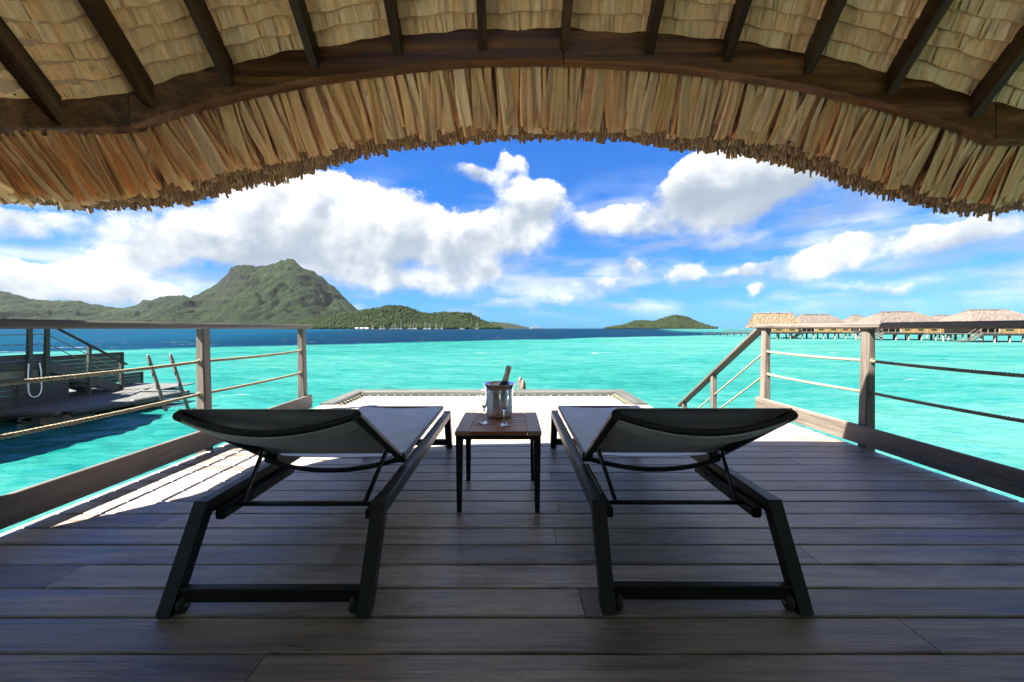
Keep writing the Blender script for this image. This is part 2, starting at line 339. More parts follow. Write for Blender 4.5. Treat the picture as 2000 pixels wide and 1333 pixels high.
def m_water():
    m, t, b = mat('lagoon_water'); g = t.new('ShaderNodeNewGeometry'); p = g.outputs['Position']; x, y, z = t.sep(p)
    wob = t.m('MULTIPLY', t.m('SUBTRACT', t.noise(p, .035, 4, .55), .5), 26.0)
    s = t.m('ADD', t.m('SUBTRACT', y, t.m('ADD', 74.0, t.m('MULTIPLY', x, .88))), wob)
    deep = t.ramp(s, -2.0, 7.0)
    far_reef = t.m('MULTIPLY', t.ramp(t.m('SUBTRACT', x, t.m('MULTIPLY', y, .36)), 0.0, 45.0), t.ramp(y, 165.0, 300.0))
    deep = t.m('MULTIPLY', deep, t.m('SUBTRACT', 1.0, t.m('MULTIPLY', far_reef, .75)))
    big = t.noise(t.v('MULTIPLY', p, (.05, .12, 1)), 1.0, 4, .55)
    med = t.noise(t.v('MULTIPLY', p, (.35, .9, 1)), 1.0, 5, .6)
    rip_shade = t.noise(t.v('MULTIPLY', p, (1.6, 6.5, 1)), 1.0, 4, .65, .6)  # facet shading of the ripples, put into the water colour
    sand_rip_shade = t.m('ADD', t.m('MULTIPLY', big, .34), t.m('ADD', t.m('MULTIPLY', med, .30), t.m('MULTIPLY', rip_shade, .36)))
    sand_rip_shade = t.m('ADD', sand_rip_shade, t.m('MULTIPLY', t.ramp(t.m('SUBTRACT', x, t.m('MULTIPLY', y, .12)), -12.0, 14.0, -.5, .5), .07))
    shallow = t.ramp_col(sand_rip_shade, [(.37, (0.0008, 0.058, 0.051)), (.48, (0.0085, 0.086, 0.074)), (.60, (0.033, 0.108, 0.093))])
    near_l = t.ramp(t.m('SUBTRACT', t.m('MULTIPLY', y, .9), t.m('ADD', x, 40.0)), 10.0, 120.0)
    deepc = t.mix(t.ramp(t.noise(t.v('MULTIPLY', p, (.02, .08, 1)), 1.0, 4), .3, .7), (.0, .0066, .019, 1), (.0, .0125, .029, 1))
    leftc = t.ramp(t.m('ADD', x, t.m('MULTIPLY', y, .35)), -70.0, 5.0, 1.0, 0.0)
    deepc = t.mix(t.m('MULTIPLY', leftc, .75), deepc, (.001, .024, .048, 1))
    c = t.mix(deep, shallow, deepc)
    # scattered whitecaps
    wc1 = t.noise(t.v('MULTIPLY', p, (.16, .5, 1)), 1.0, 6, .62, .4)
    wc2 = t.noise(t.v('MULTIPLY', p, (.9, 3.2, 1)), 1.0, 4, .6)
    thr = t.ramp(deep, 0, 1, .665, .645)
    foam = t.m('MULTIPLY', t.ramp(t.m('SUBTRACT', wc1, thr), 0.0, .02), t.ramp(wc2, .45, .58))
    wc3 = t.noise(t.v('MULTIPLY', p, (.045, .16, 1)), 1.0, 7, .66)
    foam2 = t.m('MULTIPLY', t.m('MULTIPLY', t.ramp(wc3, .70, .73), t.ramp(wc2, .5, .6)), deep)
    foam = t.m('MAXIMUM', foam, foam2)
    c = t.mix(t.m('MULTIPLY', foam, .85), c, (.13, .14, .14, 1))
    t.put(b.inputs['Base Color'], c)
    t.put(b.inputs['Roughness'], t.m('ADD', .12, t.m('MULTIPLY', foam, .6)))
    r1 = t.noise(t.v('MULTIPLY', p, (1.1, 2.4, 1)), 1.0, 5, .6, .5)
    r2 = t.noise(t.v('MULTIPLY', p, (.28, .7, 1)), 1.0, 3, .5, .3)
    bump(t, b, t.m('ADD', t.m('MULTIPLY', r1, .35), r2), .8, .30)
    # wind-chopped surface: facets keep the grazing reflection low
    b.inputs['Specular IOR Level'].default_value = 0.0
    nrm = b.inputs['Normal'].links[0].from_socket
    fr = t.new('ShaderNodeFresnel'); fr.inputs['IOR'].default_value = 1.33; t.l.new(nrm, fr.inputs['Normal'])
    gl = t.new('ShaderNodeBsdfGlossy'); gl.inputs['Roughness'].default_value = .16; t.l.new(nrm, gl.inputs['Normal'])
    mx = t.new('ShaderNodeMixShader'); t.put(mx.inputs[0], t.m('MULTIPLY', t.m('MINIMUM', fr.outputs[0], t.ramp(deep, 0, 1, .14, .06)), t.m('SUBTRACT', 1.0, foam)))
    t.l.new(b.outputs[0], mx.inputs[1]); t.l.new(gl.outputs[0], mx.inputs[2])
    t.l.new(mx.outputs[0], t.n['Material Output'].inputs['Surface'])
    return m
M_WATER = m_water()
def m_forest(name, a, bcol, c, rock, scale, rock_lo=.55):
    m, t, b = mat(name); g = t.new('ShaderNodeNewGeometry'); p = g.outputs['Position']; nz = t.sep(g.outputs['Normal'])[2]
    n = t.noise(p, scale, 6, .65); n2 = t.noise(p, scale * 2.6, 6, .75); n3 = t.noise(p, scale * .2, 3, .5)
    col = t.ramp_col(t.m('ADD', t.m('MULTIPLY', n2, .5), t.m('ADD', t.m('MULTIPLY', n, .3), t.m('MULTIPLY', n3, .2))), [(.40, a), (.5, bcol), (.61, c)])
    st = t.ramp(t.m('ADD', nz, t.m('MULTIPLY', t.m('SUBTRACT', n, .5), .3)), rock_lo - .1, rock_lo + .05, 1.0, 0.0)
    rk = t.mix(n2, (*[x * .6 for x in rock], 1), (*rock, 1))
    t.put(b.inputs['Base Color'], t.mix(st, col, rk)); b.inputs['Roughness'].default_value = 1.0; b.inputs['Specular IOR Level'].default_value = .1
    bump(t, b, t.m('ADD', n2, n), 1.0, .22 / scale)
    return m
M_MTN = m_forest('mountain_forest', (.0009, .0026, .0008), (.0044, .0098, .0019), (.0135, .0215, .0044), (.0095, .0085, .0075), .012, .56)
M_HILL = m_forest('hill_forest', (0.00249, 0.00581, 0.00166), (0.00747, 0.01245, 0.00332), (0.01992, 0.02407, 0.00664), (0.0166, 0.0166, 0.01245), .03, .1)
M_TREE = m_forest('shore_trees', (0.00249, 0.00664, 0.00166), (0.0083, 0.01494, 0.00415), (0.0249, 0.02988, 0.0083), (0.01245, 0.01494, 0.00664), .08, -2)
M_TRUNK = plain('bark', (.10, .075, .05), .9)

# ================================================================== LARGE STRUCTURE
def vnoise(x, y, seed=0):
    x0 = np.floor(x).astype(np.int64); y0 = np.floor(y).astype(np.int64); fx = x - x0; fy = y - y0
    def h(a, b):
        n = (a * 374761393 + b * 668265263 + seed * 1442695041) & 0x7fffffff
        n = ((n ^ (n >> 13)) * 1274126177) & 0x7fffffff
        return ((n ^ (n >> 16)) & 0xffff) / 65535.0
    u = fx * fx * (3 - 2 * fx); v = fy * fy * (3 - 2 * fy)
    return (h(x0, y0) * (1 - u) + h(x0 + 1, y0) * u) * (1 - v) + (h(x0, y0 + 1) * (1 - u) + h(x0 + 1, y0 + 1) * u) * v
def fbm(x, y, o=5, seed=0, g=.5):
    s = 0; a = 1; t = 0
    for i in range(o):
        s = s + a * vnoise(x * 2 ** i + 17.3 * i, y * 2 ** i - 9.1 * i, seed + i); t += a; a *= g
    return s / t
def grid_mesh(name, X, Y, Z, wrap=False):
    n, k = X.shape
    co = np.stack([X, Y, Z], -1).reshape(-1, 3).astype(np.float32)
    i, j = np.meshgrid(np.arange(n - 1), np.arange(k if wrap else k - 1), indexing='ij')
    j2 = (j + 1) % k
    f = np.stack([i * k + j, i * k + j2, (i + 1) * k + j2, (i + 1) * k + j], -1).reshape(-1, 4).astype(np.int32)
    me = bpy.data.meshes.new(name); me.vertices.add(len(co)); me.vertices.foreach_set('co', co.ravel())
    me.loops.add(f.size); me.loops.foreach_set('vertex_index', f.ravel()); me.polygons.add(len(f))
    me.polygons.foreach_set('loop_start', np.arange(0, f.size, 4, dtype=np.int32))
    me.polygons.foreach_set('use_smooth', np.ones(len(f), dtype=bool)); me.update(calc_edges=True); me.validate()
    return me

# ---- lagoon: one sheet to the horizon, rings finer near the deck
ang = np.concatenate([np.linspace(-1.15, 1.15, 520), np.linspace(1.15, 2 * math.pi - 1.15, 90)[1:-1]])
rad = np.concatenate([[0.02], np.geomspace(1.2, 22000, 560)])
RR, AA = np.meshgrid(rad, ang, indexing='ij')
WX = RR * np.sin(AA); WY = RR * np.cos(AA)
fade = 1 / (1 + (RR / 60) ** 2)
wv = (fbm(WX * .45, WY * 1.0, 4, 3) - .5) * .26 + (fbm(WX * 1.6 + 5, WY * 3.1, 3, 9) - .5) * .09
me = grid_mesh('lagoon', WX, WY, WZ + wv * fade, wrap=True)
me.flip_normals()
tag(link('lagoon', me, M_WATER), kind='structure')

# ---- hills and islands
def terrain(name, prof, ds, dr, db, nu, nv, amp, sc, mtl, power=1.5, seed=1, cliffs=0.0, front=None):
    px = np.array([p[0] for p in prof], float); py = np.array([p[1] for p in prof], float)
    u = np.linspace(px[0], px[-1], nu); yy = np.interp(u, px, py)
    Hh = (642 - yy) / F * dr + H - WZ
    v = np.concatenate([np.linspace(0, 1, nv), np.linspace(1, 2, nv // 3)[1:]])
    Dd = np.where(v <= 1, ds + (dr - ds) * v, dr + (db - dr) * (v - 1))
    UU, VV = np.meshgrid(u, v, indexing='ij'); DD = np.broadcast_to(Dd, UU.shape)
    X = (UU - 1000) / F * DD; Y = DD.copy()
    f = np.where(VV <= 1, VV ** power, np.clip(2 - VV, 0, 1) ** 1.2)
    # smooth the ridge downhill so foothills do not copy every notch
    Hs = np.copy(Hh); k = 41; ker = np.ones(k) / k
    Hs = np.convolve(np.pad(Hh, k // 2, mode='edge'), ker, 'valid')[:nu]
    wgt = np.clip(VV, 0, 1) ** 6
    HH = Hh[:, None] * wgt + np.minimum(Hs, Hh * 1.6 + 5)[:, None] * (1 - wgt)
    Z = HH * f
    gul = np.abs(fbm(X * sc, Y * sc * .5, 5, seed) - .5) * 2
    fine = fbm(X * sc * 6, Y * sc * 6, 4, seed + 20) - .5
    body = np.clip(f * (1.0 - f) * 4 + .06, 0, 1)
    Z = Z + (gul - .35) * amp * body * np.clip(HH / HH.max() * 1.8, .1, 1) + fine * amp * .30 * np.clip(f * 6, 0, 1) * np.clip(HH / HH.max() * 1.5, .15, 1)
    if cliffs:
        st = cliffs; q = Z / st; fr = q - np.floor(q); fr2 = np.clip((fr - .40) / .35, 0, 1); fr2 = fr2 * fr2 * (3 - 2 * fr2)
        Zt = (np.floor(q) + fr2) * st; msk = np.clip((fbm(X * sc * .8, Y * sc * .8, 3, seed + 5) - .42) * 6, 0, 1) * np.clip((f - .35) * 5, 0, 1) * np.clip((.93 - f) * 12, 0, 1)
        Z = Z * (1 - .6 * msk) + Zt * .6 * msk
    Z = np.maximum(Z, 0) + WZ - .15 + np.clip(f * 40, 0, 1) * .4
    o = link(name, grid_mesh(name, X, Y, Z), mtl); tag(o, kind='structure')
    return X, Y, Z, f
MTN = [(-620, 600), (-420, 585), (-200, 573), (0, 570), (30, 575), (60, 584), (110, 588), (150, 588), (180, 594), (215, 600), (240, 602), (273, 594), (280, 585), (300, 586), (312, 580), (360, 577), (370, 581), (385, 576),
       (400, 568), (420, 557), (435, 545), (444, 534), (450, 521), (470, 517), (520, 519), (535, 514), (550, 509), (560, 505), (572, 507), (582, 514), (592, 524), (612, 531), (628, 541), (642, 553), (656, 564),
       (668, 577), (682, 592), (698, 606), (730, 626), (780, 640)]
terrain('mountain', MTN, 2600, 4300, 5600, 620, 200, 200, .0032, M_MTN, 1.45, 4, 95)
HILL = [(545, 641.5), (570, 634), (590, 628), (640, 621), (680, 612), (720, 606), (745, 603), (760, 598), (785, 600), (800, 604), (815, 610), (835, 615), (860, 612), (890, 612), (915, 613), (930, 621), (945, 631), (958, 638), (972, 641.6)]
HX, HY, HZ, HF = terrain('wooded_hill', HILL, 1350, 1750, 2100, 300, 90, 14, .012, M_HILL, .9, 8)
FAR = [(850, 636), (900, 628), (940, 627), (962, 629), (990, 631), (1012, 635), (1030, 640), (1042, 641.8)]
terrain('far_headland', FAR, 5600, 6500, 7200, 120, 40, 30, .004, M_MTN, 1.0, 12)
ISL = [(1186, 641.7), (1200, 639.5), (1216, 637), (1228, 633), (1238, 629), (1250, 627), (1262, 628), (1276, 630), (1290, 626), (1305, 619.5), (1320, 617), (1340, 620), (1360, 630), (1385, 638.5), (1396, 641.7)]
IX, IY, IZ, IF = terrain('island', ISL, 2300, 2650, 3000, 220, 70, 16, .010, M_HILL, .85, 15)
# tree canopy over the near hill and the island: reads as one mass
def canopy(name, X, Y, Z, f, n, r0, r1, label, seed):
    rg = np.random.default_rng(seed); fl = f.ravel(); ok = np.where((fl > .015))[0]
    idx = rg.choice(ok, n); Xr, Yr, Zr = X.ravel()[idx], Y.ravel()[idx], Z.ravel()[idx]
    t = (1 + 5 ** .5) / 2
    base = np.array([(-1, t, 0), (1, t, 0), (-1, -t, 0), (1, -t, 0), (0, -1, t), (0, 1, t), (0, -1, -t), (0, 1, -t), (t, 0, -1), (t, 0, 1), (-t, 0, -1), (-t, 0, 1)], float); base /= np.linalg.norm(base[0])
    fc = np.array([(0, 11, 5), (0, 5, 1), (0, 1, 7), (0, 7, 10), (0, 10, 11), (1, 5, 9), (5, 11, 4), (11, 10, 2), (10, 7, 6), (7, 1, 8), (3, 9, 4), (3, 4, 2), (3, 2, 6), (3, 6, 8), (3, 8, 9), (4, 9, 5), (2, 4, 11), (6, 2, 10), (8, 6, 7), (9, 8, 1)], np.int32)
    r = rg.uniform(r0, r1, n); jit = 1 + rg.uniform(-.3, .3, (n, 12, 1))
    c = np.stack([Xr + rg.normal(0, r1, n), Yr + rg.normal(0, r1, n), Zr + r * .5], -1)
    vs = (base[None] * jit * r[:, None, None] * np.array([1, 1, .95])) + c[:, None]
    fs = (fc[None] + (np.arange(n) * 12)[:, None, None]).reshape(-1, 3)
    me = bpy.data.meshes.new(name); me.vertices.add(n * 12); me.vertices.foreach_set('co', vs.astype(np.float32).ravel())
    me.loops.add(fs.size); me.loops.foreach_set('vertex_index', fs.ravel().astype(np.int32)); me.polygons.add(len(fs)); me.polygons.foreach_set('loop_start', np.arange(0, fs.size, 3, dtype=np.int32)); me.update(calc_edges=True)
    return tag(link(name, me, M_TREE), label, 'forest', kind='stuff')
canopy('forest', HX, HY, HZ, HF, 15000, 2.2, 6.0, 'dark green forest covering the low hill behind the sailboats', 3)
canopy('forest', IX, IY, IZ, IF, 7500, 2.5, 7, 'green forest covering the small two-humped island', 5)

# ================================================================== OUR DECK
DXL, DXR, DY1 = -2.345, 2.77, 4.57
NETL, NETR, NETY0, NETY1 = -2.37, 1.68, 4.91, 6.05
deck = link('deck', None); tag(deck, kind='structure')
joint_x = [-1.69, -.72, .245, 1.24, 2.0]
y = 1.154 - 24 * .145; row = 0
prev = set()
while y < NETY0 - .02:
    wide = y + .145 <= DY1 + .03
    xr = DXR if wide else NETR - .005
    cuts = sorted(random.sample([c for c in joint_x if c not in prev], random.choice([1, 1, 2]))) if wide else [random.choice([-.72, .245])]
    fixed = {24 - 2: [-1.69, .27], 24 + 1: [-.72, .9], 24: [1.25], 23: [-.71], 25: [.24], 27: [-.73, 1.237], 26: [-1.70], 28: [.195]}
    if row in fixed: cuts = fixed[row]
    prev = set(cuts)
    xs = [DXL - random.uniform(0, .006)] + cuts + [xr + random.uniform(0, .006)]
    for a, b in zip(xs[:-1], xs[1:]):
        zc = -.016 + random.uniform(-.0012, .0008)
        me = MB().lumber(b - a - .003, .1360, .030, .003).mesh('plank')
        o = link('plank', me, M_DECK, deck, (a + .0015, y + .0725, zc)); o.rotation_euler = (random.uniform(-.006, .006), 0, 0)
    y += .145; row += 1
for x in [DXL + .06, -1.69, -1.2, -.72, -.24, .245, .74, 1.24, 1.6, 2.2, DXR - .06]:
    stick('joist', (x, -2.3, -.10), (x, DY1 - .03 if x > 1.7 else NETY0 - .02, -.10), .05, .13, M_NEIGH, deck)
stick('fascia', (DXL + .012, -2.3, -.10), (DXL + .012, NETY0, -.10), .024, .13, M_GREY, deck)
stick('fascia', (DXR - .012, -2.3, -.10), (DXR - .012, DY1 - .03, -.10), .024, .13, M_GREY, deck)
stick('fascia', (NETR, DY1 - .02, -.10), (DXR - .03, DY1 - .02, -.10), .024, .13, M_GREY, deck)
for x in (-2.0, .2, 2.4):
    for yy in (-1.5, 1.2, 4.0):
        part('pile', MB().tube([(x, yy, -3.5), (x, yy, -.17)], .15, 14), M_CONC, deck, smooth=True)

# ---- hammock net and its frame beyond the deck
np_ = thing('hammock_net', 'white hammock net laced into a grey timber frame at the far end of the deck', 'hammock net', ((NETL + NETR) / 2, 5.4, 0)); og = np_.location.copy()
bw = .165
stick('frame_beam', (NETL + bw / 2, NETY0 + .004, -.03), (NETL + bw / 2, NETY1, -.03), bw, .09, M_NEIGH, np_, og, .006)
stick('frame_beam', (NETR - bw / 2, NETY0 + .004, -.03), (NETR - bw / 2, NETY1, -.03), bw, .09, M_NEIGH, np_, og, .006)
stick('frame_beam', (NETL + bw + .003, NETY1 - .115, -.03), (NETR - bw - .003, NETY1 - .115, -.03), .23, .09, M_NEIGH, np_, og, .006)
nx0, nx1, ny0, ny1 = NETL + bw + .07, NETR - bw - .07, NETY0 + .02, NETY1 - .23 - .03
def sag(x, yy):
    u = (x - nx0) / (nx1 - nx0); v = (yy - ny0) / (ny1 - ny0)
    return -.055 - .035 * (16 * u * (1 - u) * v * (1 - v))
nb = MB()
xs = np.arange(nx0, nx1, .021); ys = np.arange(ny0, ny1 + .001, .021)
for i, x in enumerate(xs):
    pts = [(x + .003 * math.sin(i * 2.3 + k), yy, sag(x, yy) + .003 * ((i + k) % 2)) for k, yy in enumerate(np.linspace(ny0, ny1, 14))]
    nb.tube(pts, .0072, 4)
for j, yy in enumerate(ys):
    pts = [(x, yy, sag(x, yy) + .003 * ((j + k) % 2)) for k, x in enumerate(np.linspace(nx0, nx1, 40))]
    nb.tube(pts, .0072, 4)
tag(part('net_cords', nb, M_NET, np_, og), kind='stuff')
for s_, xa, xb in ((0, NETL + bw - .012, nx0), (1, NETR - bw + .012, nx1)):
    for j in range(9):
        yy = ny0 + .05 + j * (ny1 - ny0 - .06) / 8
        part('lacing', MB().tube([(xa + (.016 if s_ == 0 else -.016), yy, -.015), ((xa + xb) / 2, yy + .01, -.02), (xb, yy + .02, -.055), ((xa + xb) / 2, yy + .035, -.03), (xa + (.016 if s_ == 0 else -.016), yy + .04, -.016)], .0075, 6), M_ROPE, np_, og, True)
for j in range(30):
    x = nx0 + .06 + j * (nx1 - nx0 - .1) / 29
    part('lacing', MB().tube([(x, ny1 + .027, -.03), (x + .008, ny1 + .018, -.045), (x + .015, ny1, -.06)], .007, 6), M_ROPE, np_, og, True)

# ---- railings
def rope_mesh(p0, p1, r=.0115, sag_=0.0, strands=3, pitch=.062):
    p0, p1 = Vector(p0), Vector(p1); d = p1 - p0; L = d.length; t = d.normalized()
    a = Vector((0, 0, 1)); a = (a - t * a.dot(t)).normalized(); b = t.cross(a)
    n = max(int(L / pitch * 9), 8); mb = MB()
    for s_ in range(strands):
        pts = []
        for i in range(n + 1):
            q = i / n; ph = 2 * math.pi * (q * L / pitch + s_ / strands)
            pts.append(p0 + d * q + (a * math.cos(ph) + b * math.sin(ph)) * r * .53 - Vector((0, 0, sag_ * 4 * q * (1 - q))))
        mb.tube(pts, r * .56, 6)
    return mb
def rope(p0, p1, parent, org, sag_=0.0, r=.0115):
    o = part('rope', rope_mesh(p0, p1, r, sag_), M_ROPE, parent, org, True); return o
def post(x_in, side, y0, z0, z1, parent, org, mtl, wt=.058, wb=.088, dep=.078):
    """tapered post; x_in = inner face at the top; side = -1 left rail, +1 right rail"""
    zs = [z0, z1]; mb = MB(); rings = []
    c = .009
    for z in (z0, z1):
        f = (z - 0.0) / (.94 - 0.0); wd = wb + (wt - wb) * max(min(f, 1), -.3)
        xo = x_in + side * wt; xi = xo - side * wd
        xa, xb = min(xi, xo), max(xi, xo)
        rings.append([Vector(p) for p in ((xa + c, y0, z), (xb - c, y0, z), (xb, y0 + c, z), (xb, y0 + dep - c, z), (xb - c, y0 + dep, z), (xa + c, y0 + dep, z), (xa, y0 + dep - c, z), (xa, y0 + c, z))])
    # stand it along local X for the grain
    M = Matrix(((0, 0, 1), (0, 1, 0), (-1, 0, 0)))       # world -> local
    base = Vector((x_in, y0, z0))
    mb.loft([[M @ (p - base) for p in r] for r in rings])
    o = link('post', mb.mesh('post'), mtl, parent, base - Vector(org), M.transposed().to_quaternion())
    return o
def railing_run(T, og, side, xin, ys, yend0, yend1, mtl, dz=0.0, ropes_z=(.685, .435)):
    for yy in ys: post(xin, side, yy, -.40 + dz, .936 + dz, T, og, mtl)
    xc = xin + side * .035
    stick('top_rail', (xc, yend0, .9615 + dz), (xc, yend1, .9615 + dz), .125, .047, mtl, T, og, .012)
    kb = xin - side * .045
    stick('kick_board', (kb, yend0, .103 + dz), (kb, yend1 - .06, .103 + dz), .028, .147, mtl, T, og, .004)
    edges = [yend0] + [v for yy in ys for v in (yy, yy + .078)]
    for zz in ropes_z:
        for k in range(0, len(edges), 2):
            if k + 1 < len(edges) and edges[k + 1] - edges[k] > .2:
                rope((xc - side * .008, edges[k] - .02, zz + dz), (xc - side * .008, edges[k + 1] + .03, zz + dz), T, og, .008)
        # knot behind the last post
        e = edges[-1]
        part('rope_knot', MB().lathe([(.004, -.02), (.018, -.012), (.021, 0), (.017, .012), (.004, .02)], 10, (xc - side * .006, e + .012, zz + dz)), M_ROPE, T, og, True)
        for yy in ys:
            part('rope_grommet', MB().tube([(xc - side * .008 + .017 * math.cos(a), yy - .003, zz + dz + .017 * math.sin(a)) for a in np.linspace(0, 2 * math.pi, 13)], .0035, 6), M_ROPE, T, og, True)
lr = thing('deck_railing', 'grey timber railing with two rope lines along the left edge of the deck', 'railing', (-2.4, 3.0, 0)); og = lr.location.copy()
railing_run(lr, og, -1, -2.368, [.15, 1.60, 3.05, 4.50], -.8, 4.665, M_GREY)
rr = thing('deck_railing', 'grey timber railing with sloping stair handrail along the right edge of the deck', 'railing', (2.85, 3.0, 0)); og = rr.location.copy()
railing_run(rr, og, 1, 2.795, [.58, 1.85, 3.12, 4.39], -.8, 4.535, M_GREY)
# stair handrail going down beyond the deck
sx = 2.835; S0 = Vector((sx, 4.50, .957)); S1 = Vector((sx, 6.70, -.353))
stick('stair_handrail', S0, S1, .105, .048, M_GREY, rr, og, .012)
def stairpost(T, og, x, yy, ztop, zbot, mtl, w0=.075): return stick('stair_post', (x, yy, zbot), (x, yy, ztop), w0, w0 * .9, mtl, T, og, .008)
stairpost(rr, og, sx, 5.60, .28, -1.15, M_GREY, .066); stairpost(rr, og, sx, 6.55, -.285, -1.15, M_GREY, .066)
for off in (.30, .555):
    for ya, yb in ((4.47, 5.60), (5.60, 6.62)):
        za = .957 - (ya - 4.5) * .5955 - off; zb = .957 - (yb - 4.5) * .5955 - off
        rope((sx, ya, za), (sx, yb, zb), rr, og, .004, .010)
st = link('deck_stair', None, loc=(2.3, 5.6, -.6)); tag(st, kind='structure'); og2 = st.location.copy()
for x in (1.75, 2.77): stick('stringer', (x, DY1, -.2), (x, 6.62, -1.2), .04, .22, M_GREY, st, og2)
for k in range(6): stick('tread', (1.775, 4.75 + k * .31, -.19 - k * .18), (2.745, 4.75 + k * .31, -.19 - k * .18), .27, .032, M_GREY, st, og2)
for k in range(20): stick('plank', (-1.2, 6.7 + k * .145, -1.10), (2.9, 6.7 + k * .145, -1.10), .138, .03, M_GREY, st, og2)
for x in (-1.0, 2.7):
    for yy in (6.9, 9.3): part('pile', MB().tube([(x, yy, -3), (x, yy, -1.12)], .12, 12), M_CONC, st, og2, True)
# swim ladder of our own landing, rounded tops behind the net frame
def ladder(name, label, foot, top, wv, rails_w, mtl, rungs=4, rtop=True, group=None):
    foot, top, wv = Vector(foot), Vector(top), Vector(wv)
    T = thing(name, label, 'ladder', foot); og = foot
    d = (top - foot); L = d.length
    for s_ in (-.5, .5):
        p0 = foot + wv * s_; r = rails_w
        pts = [p0 + d * q for q in (0, .5, .93, .965, .985, 1.0)]
        mb = MB().tube(pts, [r, r, r, r * .85, r * .6, r * .2], 10)
        part('side_rail', mb, mtl, T, og, True)
        for q in (.55, .72, .86):
            c = p0 + d * q + Vector((0, -r * .93, 0)); part('slot', MB().box(c, (r * .55, r * .3, .10)), M_BLACK, T, og)
    for k in range(rungs):
        q = .06 + k * .42 / max(rungs - 1, 1)
        part('rung', MB().tube([foot - wv * .5 + d * q, foot + wv * .5 + d * q], .018, 8), M_ALU, T, og, True)
    return T
ladder('swim_ladder', 'pale rounded tops of a swim ladder showing above the far net frame', (.158, 6.62, -1.6), (.158, 6.62, .115), (.035, -.40, 0), .047, M_GREY, 4)

# ================================================================== THATCHED PORCH ROOF
PB = [(-80, 252), (0, 252), (122, 251), (248, 248), (297, 229), (350, 211), (455, 185), (595, 156), (700, 141), (765, 133), (850, 123), (944, 117), (1050, 115), (1101, 116), (1200, 121), (1300, 128), (1415, 140), (1573, 164), (1730, 201), (1895, 248), (1947, 273), (2000, 275), (2090, 276)]
PT = [(-80, 191), (115, 191), (210, 188), (259, 175), (301, 161), (416, 131), (455, 121), (595, 94), (700, 78), (790, 65), (937, 56), (1094, 54), (1259, 63), (1350, 69), (1412, 75), (1576, 101), (1730, 138), (1898, 184), (2000, 214), (2090, 225)]
PD = [(-80, 385), (0, 389), (70, 399), (140, 408), (210, 412), (297, 408), (367, 401), (455, 376), (560, 356), (647, 331), (720, 308), (807, 293), (954, 279), (1052, 275), (1210, 277), (1315, 296), (1422, 303), (1510, 322), (1597, 343), (1650, 369), (1737, 392), (1825, 412), (1888, 424), (1947, 420), (2000, 411), (2090, 408)]
PL = [(-80, 376), (0, 379), (140, 391), (210, 391), (300, 374), (371, 346), (525, 317), (665, 285), (700, 276), (850, 256), (950, 251), (1210, 250), (1350, 264), (1475, 268), (1600, 302), (1664, 328), (1860, 386), (1950, 396), (2090, 390)]
PB, PT, PD, PL = [np.array(a, float) for a in (PB, PT, PD, PL)]
def ip(tab, px): return float(np.interp(px, tab[:, 0], tab[:, 1]))
def Yb(px):
    a = min(max((500 - px) / 500, 0), 1.0); b = min(max((px - 1600) / 480, 0), 1.3)
    return 2.30 - .58 * a ** 1.5 - .07 * b ** 1.5 - .00115 * max(-px, 0)
def unproj(px, py, yy): return Vector(((px - 1000) / F * yy, yy, H + (642 - py) / F * yy))
SL = .95
roof = thing('thatched_roof', 'thatched porch roof with dark arched eave beam, rafters and hanging leaf fringe overhead', 'roof', (0, 2.3, 2.4)); ogr = roof.location.copy()
# eave beam in four lengths
segs = [(-260, 252), (252, 1101), (1101, 1945), (1945, 2210)]
for a, b in segs:
    pxs = np.linspace(a + 1.2, b - 1.2, max(int((b - a) / 24), 4)); rings = []
    for p in pxs:
        yb_ = Yb(p); lo = unproj(p, ip(PB, p), yb_); hi = unproj(p, ip(PT, p) - 8, yb_); c = .006
        rings.append([Vector((lo.x, lo.y + c, lo.z)), Vector((lo.x, lo.y + .075 - c, lo.z)), Vector((lo.x, lo.y + .075, lo.z + c)), Vector((hi.x, hi.y + .075, hi.z)), Vector((hi.x, hi.y, hi.z)), Vector((lo.x, lo.y, lo.z + c))])
    part('eave_beam', MB().loft(rings), M_BEAM, roof, ogr)
# rafters
for p in (-75, 112, 292, 447, 615, 778, 943, 1103, 1268, 1420, 1578, 1738, 1903, 2070):
    yb_ = Yb(p); hi = unproj(p, ip(PT, p), yb_); wd = .047; dep = .135 + random.uniform(-.006, .006)
    L = yb_ + 2.15; mb = MB(); rings = []
    lean = -.02 if p < 900 else .0
    d = Vector((lean, -1, SL)).normalized(); M = orient(d)
    Mi = M.transposed()
    org = Vector((hi.x, yb_ - .002, hi.z))
    for q in (0, L):
        b0 = Vector((lean * q, -q, SL * q)); rings.append([Mi @ (b0 + Vector(v)) for v in ((-wd / 2, 0, -dep), (wd / 2, 0, -dep), (wd / 2, 0, .0), (-wd / 2, 0, .0))])
    mb.loft(rings)
    link('rafter', mb.mesh('rafter'), M_RAFT, roof, org - ogr, M.to_quaternion())
